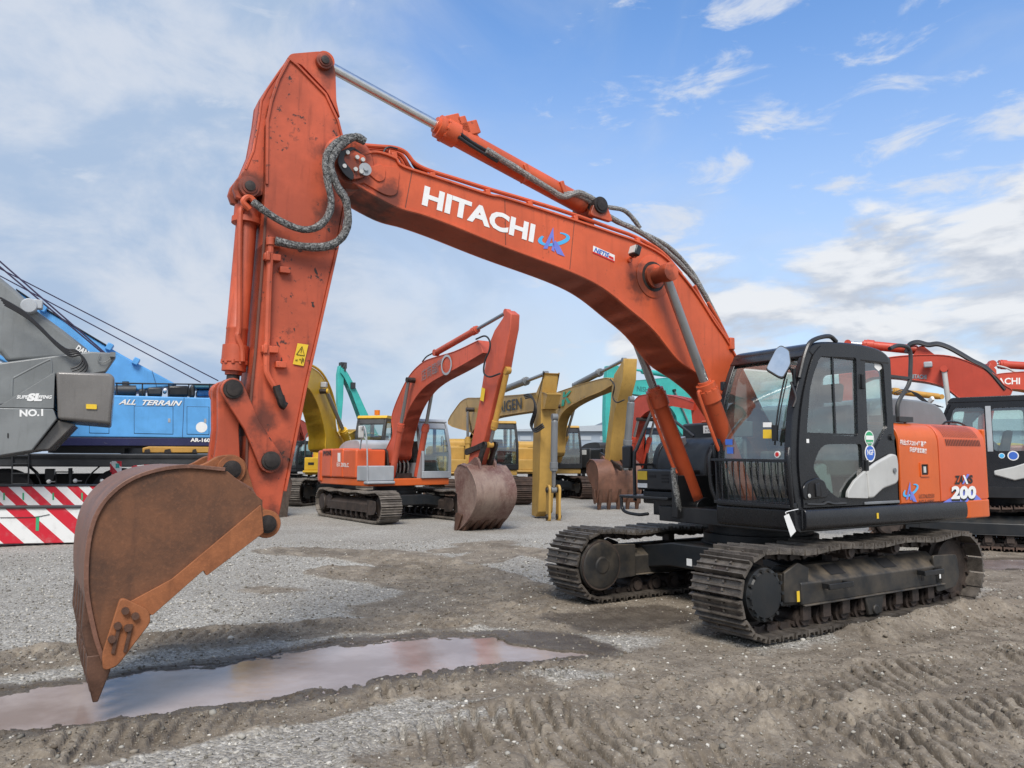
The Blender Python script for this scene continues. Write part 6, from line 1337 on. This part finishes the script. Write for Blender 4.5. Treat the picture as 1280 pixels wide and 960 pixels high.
def fan_sheet():
    fa = np.radians(np.linspace(-40, 40, 640)); side_a = np.radians(np.linspace(40, 320, 72)[1:-1])
    a = np.concatenate([fa, side_a]); na = len(a)
    r = np.concatenate([np.geomspace(3.0, 14, 620), np.geomspace(14, 60, 160)[1:], np.geomspace(60, 4500, 40)[1:]]); r = np.concatenate([[.6, 1.5, 2.3], r])
    A, Rr = np.meshgrid(a, r); x = np.sin(A)*Rr; y = np.cos(A)*Rr
    h, mud, wet = terrain(x, y)
    nr = len(r); v = np.stack([x, y, h], -1).reshape(-1, 3); v = np.concatenate([v, [[0, 0, 0]]])
    i, j = np.meshgrid(np.arange(nr-1), np.arange(na), indexing='ij'); j2 = (j+1) % na
    q = np.stack([i*na+j, i*na+j2, (i+1)*na+j2, (i+1)*na+j], -1).reshape(-1, 4)[:, ::-1]
    tri = np.stack([np.full(na, nr*na), (np.arange(na)+1) % na, np.arange(na)], -1)
    me = bpy.data.meshes.new('ground'); nq, nt = len(q), len(tri)
    me.vertices.add(len(v)); me.vertices.foreach_set('co', v.astype(np.float32).ravel())
    me.loops.add(nq*4+nt*3); me.loops.foreach_set('vertex_index', np.concatenate([q.ravel(), tri.ravel()]).astype(np.int32))
    me.polygons.add(nq+nt); st = np.concatenate([np.arange(nq)*4, nq*4+np.arange(nt)*3]).astype(np.int32); me.polygons.foreach_set('loop_start', st)
    me.update(calc_edges=True); me.shade_smooth()
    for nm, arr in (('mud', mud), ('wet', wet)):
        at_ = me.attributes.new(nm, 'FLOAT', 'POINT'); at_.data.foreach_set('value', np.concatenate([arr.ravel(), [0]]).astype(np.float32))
    o = bpy.data.objects.new('ground', me); COL.objects.link(o); return o
g = NT('gravel_and_mud'); co = g.n('TexCoord').outputs['Object']
mud = g.n('Attribute', attribute_name='mud').outputs['Fac']; wet = g.n('Attribute', attribute_name='wet').outputs['Fac']
v1 = g.n('TexVoronoi', ins={'Vector': co, 'Scale': 42.0}); v2 = g.n('TexVoronoi', ins={'Vector': co, 'Scale': 95.0})
rnd = g.n('SeparateXYZ', ins={0: v1.outputs['Color']}).outputs[0]; rnd2 = g.n('SeparateXYZ', ins={0: v2.outputs['Color']}).outputs[1]
big = g.noise(co, .45, 5, .6); mid = g.noise(co, 3.2, 6, .65); fine = g.noise(co, 26, 6, .7)
stone = g.ramp(g.math('MULTIPLY_ADD', rnd, .6, g.math('MULTIPLY', rnd2, .4)), [(0, (.125, .116, .10)), (.35, (.28, .262, .23)), (.7, (.42, .398, .355)), (1, (.66, .635, .58))])
stone = g.mix(g.step(big, .35, .7), g.mix(.35, stone, (.19, .165, .135)), stone)
dirt = g.mix(g.step(mid, .3, .72), (.165, .136, .104), (.31, .265, .208)); dirt = g.mix(g.math('MULTIPLY', g.step(fine, .35, .75), .6), dirt, (.09, .071, .052)); dirt = g.mix(g.math('MULTIPLY', g.step(g.noise(co, .8, 6, .62, .4), .50, .64), .55), dirt, (.075, .058, .043))
peb = g.math('MULTIPLY', g.math('GREATER_THAN', rnd2, .90), g.math('LESS_THAN', v2.outputs['Distance'], .42)); dirt = g.mix(g.math('MULTIPLY', peb, .8), dirt, (.32, .295, .255))
mm = g.step(g.math('ADD', mud, g.math('MULTIPLY_ADD', fine, .5, -.25)), .3, .62)
col = g.mix(mm, stone, dirt)
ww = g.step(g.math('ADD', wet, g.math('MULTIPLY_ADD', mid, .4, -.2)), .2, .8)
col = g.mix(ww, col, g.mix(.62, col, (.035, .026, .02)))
ht = g.math('ADD', g.math('MULTIPLY', g.math('SUBTRACT', .5, v1.outputs['Distance']), g.math('MULTIPLY_ADD', mm, -.75, 1)), g.math('MULTIPLY', fine, 1.1))
bp = g.n('Bump', ins={'Strength': .9, 'Distance': .016, 'Height': ht})
rough = g.math('MULTIPLY_ADD', ww, -.45, .92)
p = g.n('BsdfPrincipled', ins={'Base Color': col, 'Roughness': rough, 'Normal': bp.outputs[0], 'Specular IOR Level': .3})
gm = g.out(p.outputs[0])
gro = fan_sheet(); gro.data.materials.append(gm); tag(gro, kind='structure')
# muddy water
def water(poly, z):
    g = NT('muddy_water'); co = g.n('TexCoord').outputs['Object']; n = g.noise(co, 1.1, 5, .6); rp = g.noise(co, 9, 3, .5)
    col = g.mix(g.step(n, .35, .65), (.235, .180, .160), (.35, .292, .275)); bp = g.n('Bump', ins={'Strength': .12, 'Distance': .012, 'Height': rp})
    p = g.n('BsdfPrincipled', ins={'Base Color': col, 'Roughness': .13, 'IOR': 1.33, 'Specular IOR Level': .6, 'Normal': bp.outputs[0]}); m = g.out(p.outputs[0])
    cx = sum(q[0] for q in poly)/len(poly); cy = sum(q[1] for q in poly)/len(poly); d = MB()
    ex = []
    for i, q in enumerate(poly):
        a, b = Vector(poly[i-1]), Vector(poly[(i+1) % len(poly)]); t = (b-a).normalized(); n_ = Vector((t.y, -t.x))
        if inside(np.array([q[0]+n_.x*.05]), np.array([q[1]+n_.y*.05]), poly)[0]: n_ = -n_
        ex.append((q[0]+n_.x*.22, q[1]+n_.y*.22, z))
    d.face(ex); o = d.build('puddle', m); tag(o, kind='structure'); return o
water(PUD, -.014); water(PUD3, -.014)
# loose stones
def clods(N): return stones(N, True)
def stones(N, clod=False):
    a = np.radians(RNG.uniform(-39, 39, N)); r = 3.6+RNG.power(1.1 if clod else 1.3, N)*(9 if clod else 13); x, y = np.sin(a)*r, np.cos(a)*r
    h, mud, wet = terrain(x, y); keep = RNG.random(N) < (np.where(wet > .9, .16, np.where(mud > .5, .9, 0)) if clod else np.where(wet > .75, .06, np.where(mud > .5, .30, 1.0))); x, y, h = x[keep], y[keep], h[keep]; n = len(x)
    bm = bmesh.new(); bmesh.ops.create_icosphere(bm, subdivisions=1, radius=1); base = np.array([v.co[:] for v in bm.verts]); faces = np.array([[v.index for v in f.verts] for f in bm.faces]); bm.free()
    s = (.005 if clod else .006)+(.009 if clod else .012)*RNG.power(.5, n)+np.where(RNG.random(n) < .02, .014, 0); J = RNG.uniform(.6, 1.25, (n, len(base), 1)); sc = RNG.uniform(.65, 1.3, (n, 1, 3)); sc[:, :, 2] *= .7
    th = RNG.uniform(0, 6.28, n); P = base[None]*J*sc*s[:, None, None]; c, si = np.cos(th)[:, None], np.sin(th)[:, None]
    X = P[..., 0]*c-P[..., 1]*si+x[:, None]; Y_ = P[..., 0]*si+P[..., 1]*c+y[:, None]; Z = P[..., 2]+(h+s*.25)[:, None]
    v = np.stack([X, Y_, Z], -1).reshape(-1, 3); f = (faces[None]+np.arange(n)[:, None, None]*len(base)).reshape(-1, 3)
    me = bpy.data.meshes.new('gravel'); me.vertices.add(len(v)); me.vertices.foreach_set('co', v.astype(np.float32).ravel()); me.loops.add(len(f)*3); me.loops.foreach_set('vertex_index', f.astype(np.int32).ravel())
    me.polygons.add(len(f)); me.polygons.foreach_set('loop_start', (np.arange(len(f))*3).astype(np.int32)); me.update(calc_edges=True)
    if clod: s_n = 'mud_clods'
    g = NT('mud_clod' if clod else 'loose_stone'); ri = g.n('NewGeometry').outputs['Random Per Island']
    col = g.ramp(ri, [(0, (.11, .09, .07)), (.5, (.165, .14, .11)), (1, (.25, .218, .175))] if clod else [(0, (.11, .10, .085)), (.3, (.22, .205, .175)), (.75, (.36, .34, .30)), (1, (.60, .57, .51))]); p = g.n('BsdfPrincipled', ins={'Base Color': col, 'Roughness': .9, 'Specular IOR Level': .2}); me.materials.append(g.out(p.outputs[0]))
    o = bpy.data.objects.new('mud_clods' if clod else 'gravel', me); COL.objects.link(o); tag(o, 'small brown clods lying on the churned mud' if clod else 'loose grey stones scattered over the yard', kind='stuff'); return o
stones(30000); clods(22000)
# ================================================================= sky and clouds
EXPO = 0.92
g = NT('World', world=True); SC.world = g.id
SUN_EL, SUN_AZ = R(50), R(182)
sky = g.n('TexSky', sky_type='NISHITA'); sky.sun_disc = False; sky.sun_elevation = SUN_EL; sky.sun_rotation = SUN_AZ; sky.altitude = 0; sky.air_density = 1.0; sky.dust_density = .6; sky.ozone_density = 1.5
dr = g.n('TexCoord').outputs['Generated']; s = g.n('SeparateXYZ', ins={0: dr}); X, Yy, Z = s.outputs
zc = g.math('MAXIMUM', Z, 0.0); den = g.math('ADD', zc, .10)
az = g.math('ARCTAN2', X, Yy)
V3 = lambda a, b, c: g.n('CombineXYZ', ins={0: a, 1: b, 2: c}).outputs[0]
flatc = V3(g.math('DIVIDE', X, den), g.math('DIVIDE', Yy, den), 0.0)
veil = g.noise(V3(g.math('MULTIPLY', az, 3.0), g.math('MULTIPLY', Z, 5.0), 1.3), 1.0, 8, .55, .5)
CUM = lambda off: g.noise(V3(g.math('MULTIPLY', az, 7.5), g.math('MULTIPLY_ADD', Z, 21.0, off), 2.2), 1.0, 10, .55, .25)
cum = CUM(0.0); cum_up = CUM(.5)
wisp = g.noise(V3(g.math('MULTIPLY', az, 8.0), g.math('MULTIPLY', Z, 24.0), 9.1), 1.0, 8, .6, .45)
left = g.step(g.math('MULTIPLY_ADD', Z, .25, az), .16, -.36)
low = g.math('MULTIPLY', g.step(Z, .54, .12), g.math('MULTIPLY_ADD', g.step(az, -.05, .35), -.28, 1.0))
vd = g.math('MULTIPLY', g.step(g.math('ADD', veil, g.math('MULTIPLY_ADD', left, .52, -.13)), .34, .80), .95)
band = g.math('MULTIPLY', g.step(Z, g.math('MULTIPLY_ADD', az, .24, .27), g.math('MULTIPLY_ADD', az, .24, .13)), g.step(Z, -.06, .05)); right = g.step(az, .0, .20)
cd = g.step(g.math('ADD', cum, g.math('MULTIPLY_ADD', g.math('MULTIPLY', band, right), .50, -.36)), .47, .66)
wd = g.math('MULTIPLY', g.step(g.math('ADD', wisp, g.math('MULTIPLY', g.step(az, -.08, .3), .10)), .60, .78), .85)
lit = g.step(g.math('SUBTRACT', cum, cum_up), -.12, .10)
K = 5.0
kk = lambda *v: tuple(K*q for q in v)
ccol = g.mix(lit, kk(.58, .63, .72), kk(.90, .92, .95))
vcol = g.mix(g.step(g.noise(V3(g.math('MULTIPLY', az, 5.0), g.math('MULTIPLY', Z, 9.0), 4.4), 1.0, 8, .58, .3), .40, .66), kk(.44, .57, .77), kk(.70, .76, .86))
c = g.mix(1.0, sky.outputs[0], (.84, 1.08, 1.30), 'MULTIPLY')
c = g.mix(g.math('MULTIPLY', low, .90), c, kk(.65, .715, .80))
c = g.mix(vd, c, vcol); c = g.mix(wd, c, kk(.76, .81, .90)); c = g.mix(g.math('MULTIPLY', cd, .94), c, ccol)
bg = g.n('Background', ins={'Color': c, 'Strength': .10}); g.t.links.new(bg.outputs[0], g.n('OutputWorld').inputs[0])
# ---------------------------------------------------------------- camera, sun
cam = bpy.data.cameras.new('camera'); co = bpy.data.objects.new('camera', cam); COL.objects.link(co)
cam.sensor_width = 36; cam.lens = F_PX/1280*36; cam.clip_end = 6000; cam.clip_start = .05
co.location = (0, 0, EYE); co.rotation_euler = (math.pi/2+PITCH, 0, 0); SC.camera = co
SUN_EL, SUN_AZ = R(50), R(182)   # azimuth clockwise from +Y: behind the camera
sd = Vector((math.sin(SUN_AZ)*math.cos(SUN_EL), math.cos(SUN_AZ)*math.cos(SUN_EL), math.sin(SUN_EL)))
sl = bpy.data.lights.new('sun', 'SUN'); sl.energy = 2.1; sl.angle = R(26); sl.color = (1, .95, .88)
so = bpy.data.objects.new('sun', sl); COL.objects.link(so); so.rotation_euler = (-sd).to_track_quat('-Z', 'Y').to_euler()
SC.view_settings.view_transform = 'Standard'; SC.view_settings.look = 'None'; SC.view_settings.exposure = EXPO; SC.view_settings.gamma = 1
SC.cycles.max_bounces = 6; SC.cycles.transparent_max_bounces = 12; SC.cycles.caustics_reflective = False; SC.cycles.caustics_refractive = False
